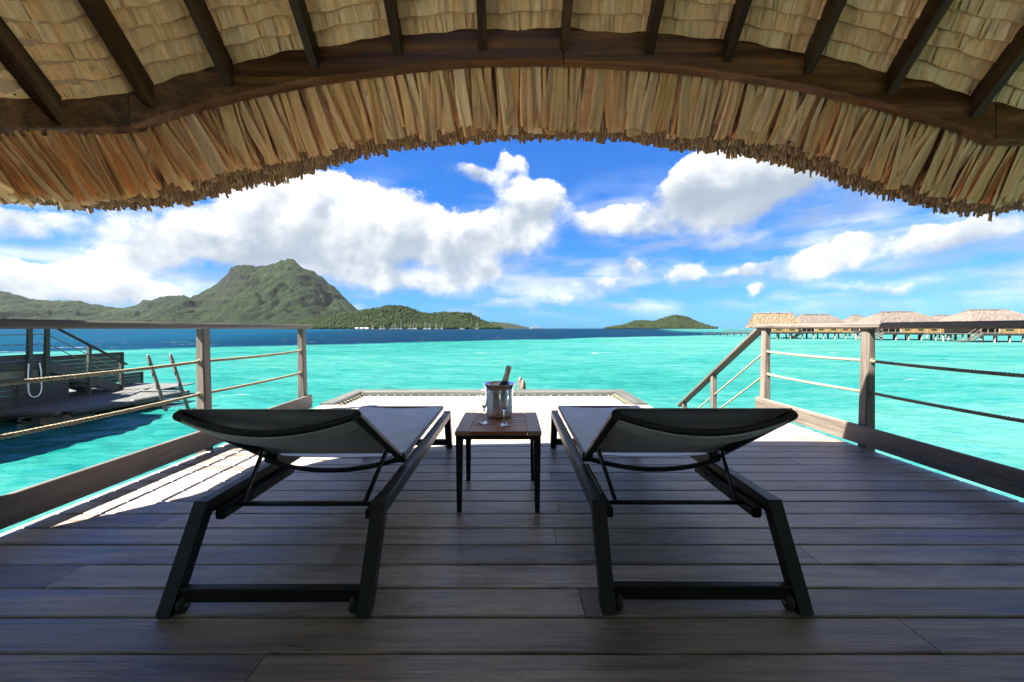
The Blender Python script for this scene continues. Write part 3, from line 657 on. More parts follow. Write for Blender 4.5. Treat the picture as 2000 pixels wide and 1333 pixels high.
# ceiling: courses of folded leaves seen from below
ce = MB(); cs = []
pxs_all = []
for k in range(10):
    s0 = k * .078; p = -250.0; wavph = random.uniform(0, 6)
    pts = []
    while p < 2200:
        yb_ = Yb(p); wdpx = random.uniform(.022, .050) * F / yb_
        hi0 = unproj(p, ip(PT, p), yb_); hi1 = unproj(p + wdpx, ip(PT, p + wdpx), Yb(p + wdpx))
        r = (.5 * math.sin(k * 5.1 + p * .004) + .5) * .35 + random.random() * .63 + .01; tw = random.uniform(-.007, .007); lift = random.uniform(0, .006)
        scal = lambda q: .006 * math.sin(q * .035 + wavph) + .004 * math.sin(q * .09 + wavph * 2)
        skew = .010
        def on(h, s, dn): return h + Vector((0, -s, SL * s)) * (1 / 1.379) + Vector((0, .69, .724)) * (.012 - dn)
        vs = [on(hi0, s0 + scal(p), .022 + lift + tw), on(hi1, s0 + scal(p + wdpx), .022 + lift - tw), on(hi1 + Vector((-skew, 0, 0)), s0 + .096, .0 + lift), on(hi0 + Vector((-skew, 0, 0)), s0 + .096, .0 + lift)]
        wm = (hi1 - hi0).length
        ce.add(vs, [(0, 1, 2, 3)], [(0, 0), (wm, 0), (wm, .1), (0, .1)], r)
        if random.random() < .9: pts.append(on(hi0, s0 + scal(p) - .002, .019))
        p += wdpx * .97
    cs.append(pts)
tag(part('ceiling_thatch', ce, M_CEIL, roof, ogr), kind='stuff')
for pts in cs:
    part('stitching', MB().tube(pts, .0028, 5), M_LEAF, roof, ogr)
# hanging fringe leaves
def leaf_strip(P0, P1, width, across, bulge, curl, nseg=7, fold=.16, kink=0.0):
    P0, P1 = Vector(P0), Vector(P1); d = P1 - P0; L = d.length; t = d.normalized()
    a = Vector(across); a = (a - t * a.dot(t)).normalized(); n = t.cross(a)
    if n.y > 0: n = -n
    offs = (-.5, -.27, 0, .27, .5); hts = (0, fold * .55, -fold * .5, fold * .5, -fold * .1)
    vs, uv, fs = [], [], []
    for i in range(nseg + 1):
        q = i / nseg; wq = width * (.80 + .28 * q - .05 * math.sin(q * 9)); c = P0 + d * q + n * (bulge * math.sin(math.pi * q * .9)) + n * (curl * q * q) + a * (kink * q * q)
        for o_, h_ in zip(offs, hts):
            vs.append(c + a * (o_ * wq) + n * (h_ * wq * (0.6 + .5 * q)) + (t * random.uniform(-.009, .006) if i == nseg else Vector())); uv.append((o_ * wq, q * L))
    for i in range(nseg):
        for j in range(4): fs.append((i * 5 + j, i * 5 + j + 1, i * 5 + j + 6, i * 5 + j + 5))
    return vs, fs, uv
def eave_pt(px, off, tab_y): yy = Yb(px) + off; return unproj(px, tab_y, yy)
def fringe_leaf(layer, p):
    yb_ = Yb(p); off0 = .078 + layer * .016; s0 = unproj(p, ip(PB, p) - 6, yb_); P0 = Vector((s0.x, yb_ + off0, s0.z + .012 + layer * .012))
    if p < 950: lean = random.gauss(.05, .032)
    else: lean = random.gauss(.0, .024) - (.012 if p > 1400 else 0)
    if p < 230: lean = random.gauss(.02, .026)
    off1 = .245 + layer * .03 + random.uniform(-.03, .02)
    yy = yb_ + off1; pe = 1000 + (P0.x + lean) * F / yy; pe = min(max(pe, -260), 2210)
    pyl = ip(PL, pe) + random.gauss(0, 6) + layer * 5 - (random.uniform(8, 38) if random.random() < .10 else 0)
    P1 = unproj(pe, pyl, yy)
    wd = random.choice([random.uniform(.030, .045), random.uniform(.045, .07), random.uniform(.06, .095)]) if layer == 0 else random.uniform(.055, .09)
    vs, fs, uv = leaf_strip(P0, P1, wd, (1, random.uniform(-.35, .35), 0), random.uniform(-.010, .022), random.uniform(-.012, .026), fold=random.uniform(.10, .36), kink=random.gauss(0, .012))
    c = (P0 + P1) / 2; mb = MB(); mb.add([v - c for v in vs], fs, uv)
    link('leaf_strip', mb.mesh('leaf_strip'), M_LEAF, roof, c - ogr, None, True)
p = -70.0; n_a = 0
for layer, count in ((0, 152), (1, 144)):
    for k in range(count):
        fringe_leaf(layer, -250 + (k + random.uniform(.05, .95)) * 2450 / count)
# one torn leaf dangling on the left
vs, fs, uv = leaf_strip(unproj(311, 232, 2.24), unproj(291, 322, 2.19), .026, (1, .1, 0), .01, .012, fold=.3)
c = Vector(vs[0]); mb = MB(); mb.add([Vector(v) - c for v in vs], fs, uv); link('leaf_strip', mb.mesh('leaf_strip'), M_LEAF, roof, c - ogr, None, True)
# thick cut edge: layer on layer of leaf ends out to the drip line
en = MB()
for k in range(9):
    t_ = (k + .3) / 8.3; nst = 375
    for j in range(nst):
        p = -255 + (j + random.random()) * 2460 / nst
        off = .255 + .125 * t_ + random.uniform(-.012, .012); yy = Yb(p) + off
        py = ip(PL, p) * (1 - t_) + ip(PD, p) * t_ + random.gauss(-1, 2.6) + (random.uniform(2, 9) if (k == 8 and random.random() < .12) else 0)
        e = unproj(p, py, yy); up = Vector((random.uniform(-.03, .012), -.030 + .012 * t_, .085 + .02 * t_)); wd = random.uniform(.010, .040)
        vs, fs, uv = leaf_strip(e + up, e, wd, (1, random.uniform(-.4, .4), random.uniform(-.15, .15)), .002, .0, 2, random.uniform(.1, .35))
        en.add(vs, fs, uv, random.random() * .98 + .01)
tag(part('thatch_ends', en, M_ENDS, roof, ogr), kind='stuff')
# body of the thatch above: closes the roof, hips round beyond the frame on both sides
prof = []
for p in np.linspace(-258, 2208, 124):
    yb_ = Yb(p); dr = unproj(p, ip(PD, p) - 9, yb_ + .385); l1 = unproj(p, ip(PL, p) - 22, yb_ + .30); hi = unproj(p, ip(PT, p), yb_)
    mid = Vector((hi.x, yb_ + .11, hi.z - .02)); up0 = hi + Vector((0, -.02, .035)); up1 = Vector((hi.x, -2.3, hi.z + SL * (yb_ + 2.3) + .03))
    prof.append([dr, l1 + Vector((0, 0, .01)), mid, up0, up1])
def hip(side, pts):
    out = []
    for (x, y_, z, tx, ty) in pts:
        d = Vector((x, y_, z)); tp = Vector((tx, ty, 5.0)); v = (tp - d)
        out.append([d, d + v * .03 + Vector((0, 0, .04)), d + v * .08 + Vector((0, 0, .06)), d + v * .12 + Vector((0, 0, .06)), tp])
    return out
lz = prof[0][0].z; rz_ = prof[-1][0].z
left = hip(-1, [(-4.1, -2.3, lz, -1.9, -2.3), (-4.1, 0.2, lz, -2.0, -1.6), (-3.85, .85, lz, -2.2, -1.4), (-3.5, 1.28, lz, -2.6, -1.2), (-3.2, 1.55, lz, -2.8, -1.0)])
right = hip(1, [(4.0, 2.2, rz_, 2.8, -1.0), (4.2, 1.9, rz_, 2.6, -1.2), (4.3, 1.3, rz_, 2.4, -1.5), (4.3, -2.3, rz_, 2.2, -2.3)])
prof = left + prof + right
rows = np.array([[tuple(v) for v in r] for r in prof])
tb = MB(); nr, nc = rows.shape[:2]
tb.add([tuple(v) for v in rows.reshape(-1, 3)], [(i * nc + j, i * nc + j + 1, (i + 1) * nc + j + 1, (i + 1) * nc + j) for i in range(nr - 1) for j in range(nc - 1)],
       [(i * .06, j * .3) for i in range(nr) for j in range(nc)])
top = rows + np.array([0, 0, .16]); top[:, 0, 2] -= .10
o_ = len(tb.v)
tb.add([tuple(v) for v in top.reshape(-1, 3)], [(i * nc + j, (i + 1) * nc + j, (i + 1) * nc + j + 1, i * nc + j + 1) for i in range(nr - 1) for j in range(nc - 1)], [(i * .06, j * .3) for i in range(nr) for j in range(nc)])
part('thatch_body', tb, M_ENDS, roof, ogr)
# unseen bungalow wall behind the viewer, whitened and set close to bounce light
bw_ = link('bungalow_bounce_wall', None, loc=(0, -2.3, 0)); tag(bw_, kind='structure')
part('back_wall', MB().box((0.2, -.42, 1.9), (6.6, .16, 4.2)), plain('bounce_white', (.82, .78, .73), .8), bw_, bw_.location)

# ================================================================== SUN LOUNGERS
def lounger(loc, mirror, label):
    """local frame: X across (centre 0), Y along the deck, feet at z = 0; mirror flips nothing but the yaw"""
    T = thing('sun_lounger', label, 'sun lounger', loc, 'black sun loungers facing the lagoon', mirror)
    hw = .345; ZT = .312; tw, th = .046, .052
    yf, yt, yb, yr = 1.316 - 1.33, 1.475 - 1.33, 3.016 - 1.33, 3.135 - 1.33
    for s in (-1, 1):
        x = s * (hw - tw / 2)
        stick('side_rail', (x, yt + .002, ZT - th / 2), (x, yb - .002, ZT - th / 2), tw, th, M_BLACK, T, ch=.004)
        # sloping legs, cut level with the floor and mitred into the rail
        for (ya, yb2, nm) in ((yf, yt, 'near'), (yr, yb, 'far')):
            sg = 1 if nm == 'near' else -1; g = .048
            rings = [[Vector((x + a * tw / 2, ya + b * g * .5, .008)) for a, b in ((-1, -1), (1, -1), (1, 1), (-1, 1))],
                     [Vector((x - tw / 2, yb2 - sg * .002 - (g * .5 if sg > 0 else -g * .5) * 0 + (-.0), ZT)), None, None, None]]
            lo, hi = (yb2 - g * .45, yb2 + g * .55) if sg > 0 else (yb2 - g * .55, yb2 + g * .45)
            rings[1] = [Vector((x + a * (tw / 2 + .0015), lo if b < 0 else hi, ZT + .0015)) for a, b in ((-1, -1), (1, -1), (1, 1), (-1, 1))]
            leg = part('leg', MB().loft(rings), M_BLACK, T)
            part('foot_pad', MB().box((x, ya, .004), (tw * .8, g * .8, .008)), M_RUBBER, leg)
            if nm == 'near':      # castor on the inner side of the near legs
                wx = x - s * (tw / 2 + .016); wy = ya + .012
                Mx = Matrix.Rotation(R(90), 3, 'Y')
                wh = part('wheel', MB().lathe([(.004, -.011), (.018, -.012), (.0245, -.008), (.0265, 0), (.0245, .008), (.018, .012), (.004, .011)], 20, (wx, wy, .0265), True, Mx), M_RUBBER, T, smooth=True)
                part('hub', MB().lathe([(.0005, -.0135), (.008, -.0135), (.008, .0135), (.0005, .0135)], 12, (wx, wy, .0265), True, Mx), M_BOLT, wh)
                part('castor_fork', MB().box((x - s * (tw / 2 + .003), wy + .006, .05), (.006, .022, .055)), M_BLACK, T)
        # ratchet channel under the rail
        stick('ratchet_rail', (s * (hw - tw - .021), yt + .015, ZT - .062), (s * (hw - tw - .021), yt + .49, ZT - .062), .036, .040, M_BLACK, T, ch=.006)
        for k in range(5):
            part('notch', MB().box((s * (hw - tw - .021 - .0185), yt + .1 + k * .07, ZT - .058), (.002, .012, .022)), M_RUBBER, T)
        # backrest side tube, strut
        BT = Vector((s * (hw - .052), 1.318 - 1.33, .655)); BH = Vector((s * (hw - .052), 1.845 - 1.33, .345))
        stick('backrest_tube', BH, BT, .032, .032, M_BLACK, T, ch=.010)
        part('hinge', MB().lathe([(.001, -.024), (.021, -.024), (.023, -.018), (.023, .018), (.021, .024), (.001, .024)], 16, BH, True, Matrix.Rotation(R(90), 3, 'Y')), M_BLACK, T, smooth=True)
        m_ = BH.lerp(BT, .237) + Vector((-s * .028, 0, -.012)); e_ = Vector((s * (hw - tw - .064), 1.548 - 1.33, .262))
        stick('prop_strut', m_, e_, .010, .022, M_BLACK, T, ch=.002)
        part('strut_bolt', MB().lathe([(.001, -.012), (.009, -.012), (.009, .012), (.001, .012)], 12, m_, True, Matrix.Rotation(R(90), 3, 'Y')), M_BOLT, T, smooth=True)
        stick('sling_rail', (s * (hw - tw - .012), 1.86 - 1.33, ZT + .022), (s * (hw - tw - .012), 2.985 - 1.33, ZT + .034), .030, .030, M_BLACK, T, ch=.008)
    for (yy, zz) in ((yf + .025, .0545), (yr - .025, .0545)):
        stick('cross_bar', (-hw + tw, yy, zz), (hw - tw, yy, zz), .03, .046, M_BLACK, T, ch=.003)
    part('prop_rod', MB().tube([(-(hw - tw - .04), 1.548 - 1.33, .262), (hw - tw - .04, 1.548 - 1.33, .262)], .0085, 12), M_BLACK, T, smooth=True)
    # bowed bars at the head and the hinge of the backrest
    n_ = Vector((0, -.507, -.862)).normalized()        # behind / under the backrest
    def bow(y, z, depth, r, nm):
        pts = []
        for q in np.linspace(-1, 1, 17):
            pts.append(Vector((q * (hw - .052), y, z)) + n_ * depth * (1 - q * q))
        rings = []
        t_ = Vector((0, .862, -.507))
        for p in pts: rings.append([p + n_ * a * r * .8 + t_ * b * r for a, b in ((-1, -.6), (-.6, -1), (.6, -1), (1, -.6), (1, .6), (.6, 1), (-.6, 1), (-1, .6))])
        part(nm, MB().loft(rings), M_BLACK, T, smooth=False)
    bow(1.330 - 1.33, .648, .058, .0135, 'head_bar')
    bow(1.79 - 1.33, .352, .045, .012, 'hinge_bar')
    stick('foot_bar', (-(hw - tw - .012), 2.985 - 1.33 - .012, ZT + .034), (hw - tw - .012, 2.985 - 1.33 - .012, ZT + .034), .030, .030, M_BLACK, T, ch=.008)
    # slings: stretched cloth with a slight hollow
    def sling(name, A, B, nu, nv, dip, wrap, nrm):
        A, B = Vector(A), Vector(B); mb = MB(); top, bot = [], []
        for i in range(nv + 1):
            q = i / nv; c = A.lerp(B, q)
            for j in range(nu + 1):
                u = j / nu * 2 - 1; hwid = hw - .052 if name == 'backrest_sling' else hw - tw - .004
                d = dip * (1 - u * u) * (.55 + .45 * math.sin(math.pi * q)) if name != 'backrest_sling' else dip * (1 - u * u) * math.sin(math.pi * min(q, 1.0)) ** .8
                if wrap: d = dip * (1 - u * u) * (1.0 - .75 * math.sin(math.pi * min(q * 1.0, 1)))
                p = c + Vector((u * hwid, 0, 0)) + nrm * d; top.append(p)
        k = nu + 1
        vs = top + [p + nrm * .003 for p in top]; o = len(top)
        fs = [(i * k + j, i * k + j + 1, (i + 1) * k + j + 1, (i + 1) * k + j) for i in range(nv) for j in range(nu)]
        fs += [tuple(reversed([a + o for a in f])) for f in fs]
        rim = [j for j in range(k)] + [(i + 1) * k - 1 for i in range(1, nv + 1)] + [nv * k + j for j in range(nu - 1, -1, -1)] + [i * k for i in range(nv - 1, 0, -1)]
        fs += [(rim[i], rim[(i + 1) % len(rim)], rim[(i + 1) % len(rim)] + o, rim[i] + o) for i in range(len(rim))]
        mb.add(vs, fs); return part(name, mb, M_SLING, T, smooth=True)
    sling('seat_sling', (0, 1.865 - 1.33, ZT + .040), (0, 2.985 - 1.33, ZT + .052), 10, 16, .022, False, Vector((0, 0, -1)))
    up_ = -n_ * .019
    sling('backrest_sling', Vector((0, 1.838 - 1.33, .349)) + up_, Vector((0, 1.312 - 1.33, .6585)) + up_, 14, 14, .030, False, n_)
    # cloth hem wrapped behind the head bar
    mb = MB(); rings = []
    for q in np.linspace(-.98, .98, 19):
        c0 = Vector((q * (hw - .055), 1.330 - 1.33, .648)) + n_ * (.060 * (1 - q * q) + .015); dn = Vector((0, .862, -.507))
        rings.append([c0, c0 + dn * (.055 + .03 * (1 - q * q)) + n_ * .004, c0 + dn * (.055 + .03 * (1 - q * q)) - n_ * .001, c0 - n_ * .005])
    mb.loft(rings); part('head_hem', mb, M_SLING, T, smooth=False)
    return T
lounger((-.806, 1.322, 0), 0.004, 'black framed grey sling sun lounger to the left of the small wooden table')
lounger((.640, 1.335, 0), -0.004, 'black framed grey sling sun lounger to the right of the small wooden table')

# ================================================================== SIDE TABLE AND DRINKS
tb_ = thing('side_table', 'small square teak side table with black metal legs between the two loungers', 'table', (-.070, 2.25, 0)); TZ = .418
tw_, td_ = .442, .455
for s in (-1, 1):
    stick('end_board', (s * (tw_ / 2 - .036), -td_ / 2, TZ - .011), (s * (tw_ / 2 - .036), td_ / 2, TZ - .011), .072, .022, M_TEAKG, tb_, ch=.002)
iw = tw_ / 2 - .074
stick('edge_board', (-iw, -td_ / 2 + .032, TZ - .0115), (iw, -td_ / 2 + .032, TZ - .0115), .064, .022, M_TEAK, tb_, ch=.002)
stick('edge_board', (-iw, td_ / 2 - .032, TZ - .0115), (iw, td_ / 2 - .032, TZ - .0115), .064, .022, M_TEAK, tb_, ch=.002)
for k in range(5):
    yy = -td_ / 2 + .067 + .0325 + k * .0645
    stick('slat', (-iw, yy, TZ - .0122), (iw, yy, TZ - .0122), .060, .020, M_TEAK, tb_, ch=.002)
for sx_ in (-1, 1):
    for sy in (-1, 1):
        rings = []
        for z, k in ((.002, .024), (TZ - .045, .037), (TZ - .0235, .038)):
            xo = sx_ * (tw_ / 2 - .004 - (.006 if z < .1 else 0)); yo = sy * (td_ / 2 - .006)
            rings.append([Vector((xo, yo, z)), Vector((xo - sx_ * k, yo, z)), Vector((xo - sx_ * k, yo - sy * k * .8, z)), Vector((xo, yo - sy * k * .8, z))])
        part('leg', MB().loft(rings), M_BLACK, tb_)
for s in (-1, 1):
    stick('apron', (s * (tw_ / 2 - .03), -td_ / 2 + .04, TZ - .036), (s * (tw_ / 2 - .03), td_ / 2 - .04, TZ - .036), .012, .024, M_BLACK, tb_)
    stick('apron', (-tw_ / 2 + .04, s * (td_ / 2 - .022), TZ - .036), (tw_ / 2 - .04, s * (td_ / 2 - .022), TZ - .036), .012, .024, M_BLACK, tb_)
bk = thing('ice_bucket', 'polished steel ice bucket with flared rim standing on the small table', 'ice bucket', (-.075, 2.372, TZ + .001))
o = part('bucket_body', MB().lathe([(.070, .0), (.0765, .003), (.0775, .012), (.079, .09), (.0805, .158), (.083, .168), (.089, .181), (.0955, .191), (.0975, .1945), (.0968, .1962), (.0945, .1945), (.088, .184), (.0815, .170), (.0785, .158), (.077, .09), (.0755, .014), (.070, .008)], 64), M_STEEL, bk, smooth=True)
part('rim_band', MB().lathe([(.0806, .1515), (.0822, .1525), (.0828, .1545), (.0822, .1565), (.0806, .1575)], 64, cap=False), M_STEEL, bk, smooth=True)
bt = thing('champagne_bottle', 'foil-topped champagne bottle leaning in the steel ice bucket', 'bottle', (-.064, 2.372, TZ + .020))
Mb = Matrix.Rotation(R(15), 3, 'Y') @ Matrix.Rotation(R(-4), 3, 'X')
M_BOT = plain('dark_green_bottle_glass', (.010, .022, .012), .08)
M_FOIL = plain('bronze_foil', (.55, .42, .34), .38, .55, .25, 60)
part('bottle_body', MB().lathe([(.028, .0), (.042, .003), (.043, .02), (.043, .125), (.039, .15), (.028, .175), (.019, .195)], 32, (-.026, 0, .002), True, Mb), M_BOT, bt, smooth=True)
fo = part('foil', MB().lathe([(.0205, .190), (.0172, .208), (.0160, .238), (.0168, .244), (.0168, .250), (.0160, .254), (.0178, .260), (.0182, .272), (.0165, .282), (.0080, .2865)], 28, (-.026, 0, .002), True, Mb), M_FOIL, bt, smooth=True)
part('neck_label', MB().lathe([(.0186, .207), (.0172, .222), (.0160, .222), (.0172, .207)], 28, (-.026, 0, .002), False, Mb), plain('cream_label', (.5, .42, .34), .6), fo, smooth=True)
def flute(x, y, h, label):
    prof = [(.0005, .0), (.029, .0), (.031, .0002), (.0325, .0012), (.0318, .0024), (.030, .0029), (.018, .0052), (.0065, .011), (.0038, .022), (.0034, .05), (.0038, .070), (.0085, .084), (.0150, .100), (.0210, .122), (.0236, .143), (.0232, .165), (.0219, h - .004), (.0217, h - .001), (.0213, h)]
    inner = [(.0209, h), (.0206, h - .001), (.0207, h - .004), (.0222, .165), (.0226, .143), (.0200, .123), (.0140, .102), (.0075, .088), (.0005, .084)]
    o = link('champagne_flute', MB().lathe(prof + inner, 40, cap=False).mesh('champagne_flute'), M_GLASS, None, (x, y, TZ + .0008), None, True)
    return tag(o, label, 'glass', 'champagne flutes on the table')
flute(-.153, 2.195, .186, 'empty clear champagne flute standing left of the steel ice bucket')
flute(-.0434, 2.150, .192, 'empty clear champagne flute standing right in front of the steel ice bucket')

# ================================================================== NEIGHBOURING DECK (left, same build as ours)
OX, OY, OZ = -15.15, 6.10, .10
nd = thing('neighbouring_deck', 'grey over-water deck of the next bungalow beyond the left railing', 'deck', (-14, 9, OZ)); og = nd.location.copy()
EX = DXR + OX                                             # its right edge
for k in range(44):
    yy = OY + DY1 - .0725 - k * .145
    stick('plank', (EX - 4.5, yy, OZ - .016), (EX, yy, OZ - .016), .138, .03, M_NEIGH, nd, og)
stick('kick_board', (EX + .03, 4.0, OZ + .105), (EX + .03, OY + 4.50, OZ + .105), .028, .147, M_NEIGH, nd, og)
stick('fascia', (EX + .035, 4.0, OZ - .115), (EX + .035, OY + 4.50, OZ - .115), .04, .17, M_NEIGH, nd, og)
stick('edge_beam', (EX - .12, 4.0, OZ - .32), (EX - .12, OY + 4.3, OZ - .32), .24, .22, M_CONC, nd, og)
for k in range(5):
    zz = OZ - .48 - k * .135
    stick('siding_board', (EX + .02, 4.0, zz), (EX + .02, OY + 5.0, zz), .022, .131, M_NEIGH, nd, og)
stick('siding_post', (EX + .045, 9.95, -1.12), (EX + .045, 9.95, -.45), .03, .05, M_NEIGH, nd, og)
for yy in (10.12, OY + 4.40): post(EX + .03, 1, yy, OZ - .45, OZ + .936, nd, og, M_NEIGH, .075, .10, .095)
stick('top_rail', (EX + .065, 4.0, OZ + .9615), (EX + .065, OY + 4.55, OZ + .9615), .125, .047, M_NEIGH, nd, og, .012)
for zz in (.685, .435): rope((EX + .06, 4.0, OZ + zz), (EX + .06, OY + 4.42, OZ + zz), nd, og, .01)
for yy in (7.0, 9.6):
    part('pile', MB().tube([(EX - .4, yy, -3.5), (EX - .4, yy, OZ - .44)], .2, 14), M_CONC, nd, og, True)
# side of its net frame: cladding boards beside the stair
for k in range(8):
    zz = OZ - .06 - k * .125
    stick('cladding_board', (EX - 1.12, OY + 4.6, zz), (EX - 1.12, 13.75, zz), .022, .120, M_NEIGH, nd, og)
stick('cladding_cap', (EX - 1.115, OY + 4.6, OZ + .015), (EX - 1.115, 13.8, OZ + .015), .09, .03, M_NEIGH, nd, og)
stick('cladding_post', (EX - 1.10, 13.78, -1.35), (EX - 1.10, 13.78, OZ + .0), .06, .07, M_NEIGH, nd, og)
for k in range(6):
    zz = -.68 - k * .115
    stick('cladding_board', (EX - 1.10, 13.83, zz), (EX - 1.10, 14.5, zz), .022, .110, M_NEIGH, nd, og)
stick('cladding_post', (EX - 1.09, 14.5, -1.4), (EX - 1.09, 14.5, -.62), .06, .06, M_NEIGH, nd, og)
# stair
ns = thing('neighbouring_stair', 'grey timber stair with rope handrail going down to the swim landing on the left', 'stair', (EX, 11.6, -1.0)); ogs = ns.location.copy()
hx = EX + .065; hz = OZ + .957
stick('handrail', (hx, OY + 4.5, hz), (hx, OY + 6.62, hz - 2.12 * .5955), .09, .045, M_NEIGH, ns, ogs, .01)
stairpost(ns, ogs, hx, OY + 5.50, hz - 1.0 * .5955 - .03, -1.0, M_NEIGH, .09); stairpost(ns, ogs, hx, OY + 6.45, hz - 1.95 * .5955 - .03, -1.0, M_NEIGH, .09)
for off in (.28, .53):
    rope((hx, OY + 4.47, hz - off), (hx, OY + 6.45, hz - off - 1.98 * .5955), ns, ogs, .004)
stick('stringer', (hx - .02, OY + 4.5, OZ - .16), (hx - .02, OY + 6.5, -1.0), .045, .27, M_NEIGH, ns, ogs)
stick('stringer', (hx - 1.05, OY + 4.5, OZ - .16), (hx - 1.05, OY + 6.5, -1.0), .045, .27, M_NEIGH, ns, ogs)
for k in range(6): stick('tread', (hx - 1.02, OY + 4.75 + k * .3, OZ - .12 - k * .17), (hx - .05, OY + 4.75 + k * .3, OZ - .12 - k * .17), .27, .035, M_NEIGH, ns, ogs)
# landing with round edge logs
nl = thing('swim_landing', 'low timber swim landing with rounded edge logs on the left', 'landing', (-11.5, 11, -1.0)); ogl = nl.location.copy()
PZ = -.99
for k in range(33):
    yy = 9.36 + k * .145
    stick('plank', (-14.2, yy, PZ - .016), (-10.10 + max(0, (yy - 9.3)) * .02 if yy < 12.1 else -11.2, yy, PZ - .016), .138, .03, M_NEIGH, nl, ogl)
def log(a, b, r): return part('edge_log', MB().tube([a, Vector(a).lerp(Vector(b), .03), Vector(a).lerp(Vector(b), .97), b], [r * .9, r, r, r * .9], 14), M_NEIGH, nl, ogl, True)
log((-14.2, 9.20, PZ - .04), (-10.45, 9.20, PZ - .04), .075)
log((-10.26, 9.28, PZ - .05), (-10.16, 10.05, PZ - .05), .085); log((-10.16, 10.07, PZ - .05), (-10.14, 10.55, PZ - .05), .075); log((-10.12, 10.58, PZ - .05), (-9.98, 12.10, PZ - .05), .095)
stick('edge_plank', (-11.3, 12.18, PZ - .03), (-9.9, 12.18, PZ - .03), .10, .14, M_NEIGH, nl, ogl)
for (x, yy) in ((-10.7, 9.6), (-12.6, 9.6), (-10.5, 11.6), (-11.6, 13.3)):
    part('pile', MB().box((x, yy, -2.3), (.75, .5, 2.45)), M_CONC, nl, ogl)
T = ladder('swim_ladder', 'grey swim ladder leaning at the edge of the landing on the left', (-9.15, 11.05, -1.75), (-9.80, 11.05, .24), (.36, .30, 0), .042, M_GREY, 5)
hose = MB(); pts = [(-12.28 + .02, 10.1, OZ - .05), (-12.25, 10.08, OZ - .28)]
for a in np.linspace(0, math.pi, 13): pts.append((-12.24, 10.22 - .14 * math.cos(a) * 1.0, -.62 - .20 * math.sin(a)))
pts += [(-12.25, 10.36, OZ - .28), (-12.27, 10.34, OZ - .05)]
o = link('hose', MB().tube([Vector(p) - Vector((-12.25, 10.2, -.4)) for p in pts], .014, 8).mesh('hose'), M_HOSE, None, (-12.25, 10.2, -.4), None, True)
tag(o, 'white hose hanging in a loop below the deck edge on the left', 'hose')

# ================================================================== OTHER OVER-WATER BUNGALOWS
def thatch_roof_mesh(L, Wd, ez, rz, rl, gable=False, seed=0, nu=26, nv=9):
    """closed hip (or gable) thatch roof, slightly bellied and ragged"""
    rg = random.Random(seed); mb = MB()
    def ringpt(q, t):      # q around 0..1, t 0 eave .. 1 ridge
        k = q * 4; s_ = int(k) % 4; f = k - int(k); l0, w0 = L / 2, Wd / 2; l1 = rl / 2; w1 = .12
        l = l0 + (l1 - l0) * t; wd = w0 + (w1 - w0) * t
        c = [(-l, -wd), (l, -wd), (l, wd), (-l, wd)]; a, b = c[s_], c[(s_ + 1) % 4]
        x, y_ = a[0] + (b[0] - a[0]) * f, a[1] + (b[1] - a[1]) * f
        if not gable:        # round the hips
            rr_ = .10 * (1 - t); d = min(f, 1 - f) * 4; k2 = 1 - rr_ * max(0, 1 - d); x *= k2; y_ *= k2
        return x, y_, ez + (rz - ez) * (t + .10 * math.sin(math.pi * t) * (1 if not gable else .3))
    n = nu * 4; rings = []
    for i in range(nv + 1):
        t = i / nv; r = []
        for j in range(n):
            x, y_, z = ringpt(j / n, t); jt = .07 if i < nv else .10
            r.append(Vector((x + rg.uniform(-jt, jt), y_ + rg.uniform(-jt, jt), z + rg.uniform(-jt, jt) - (rg.uniform(0, .12) if i == 0 else 0))))
        rings.append(r)
    under = [[Vector((p.x * .86, p.y * .86, ez + .12)) for p in rings[0]]]
    mb.loft(under + rings, True)
    return mb
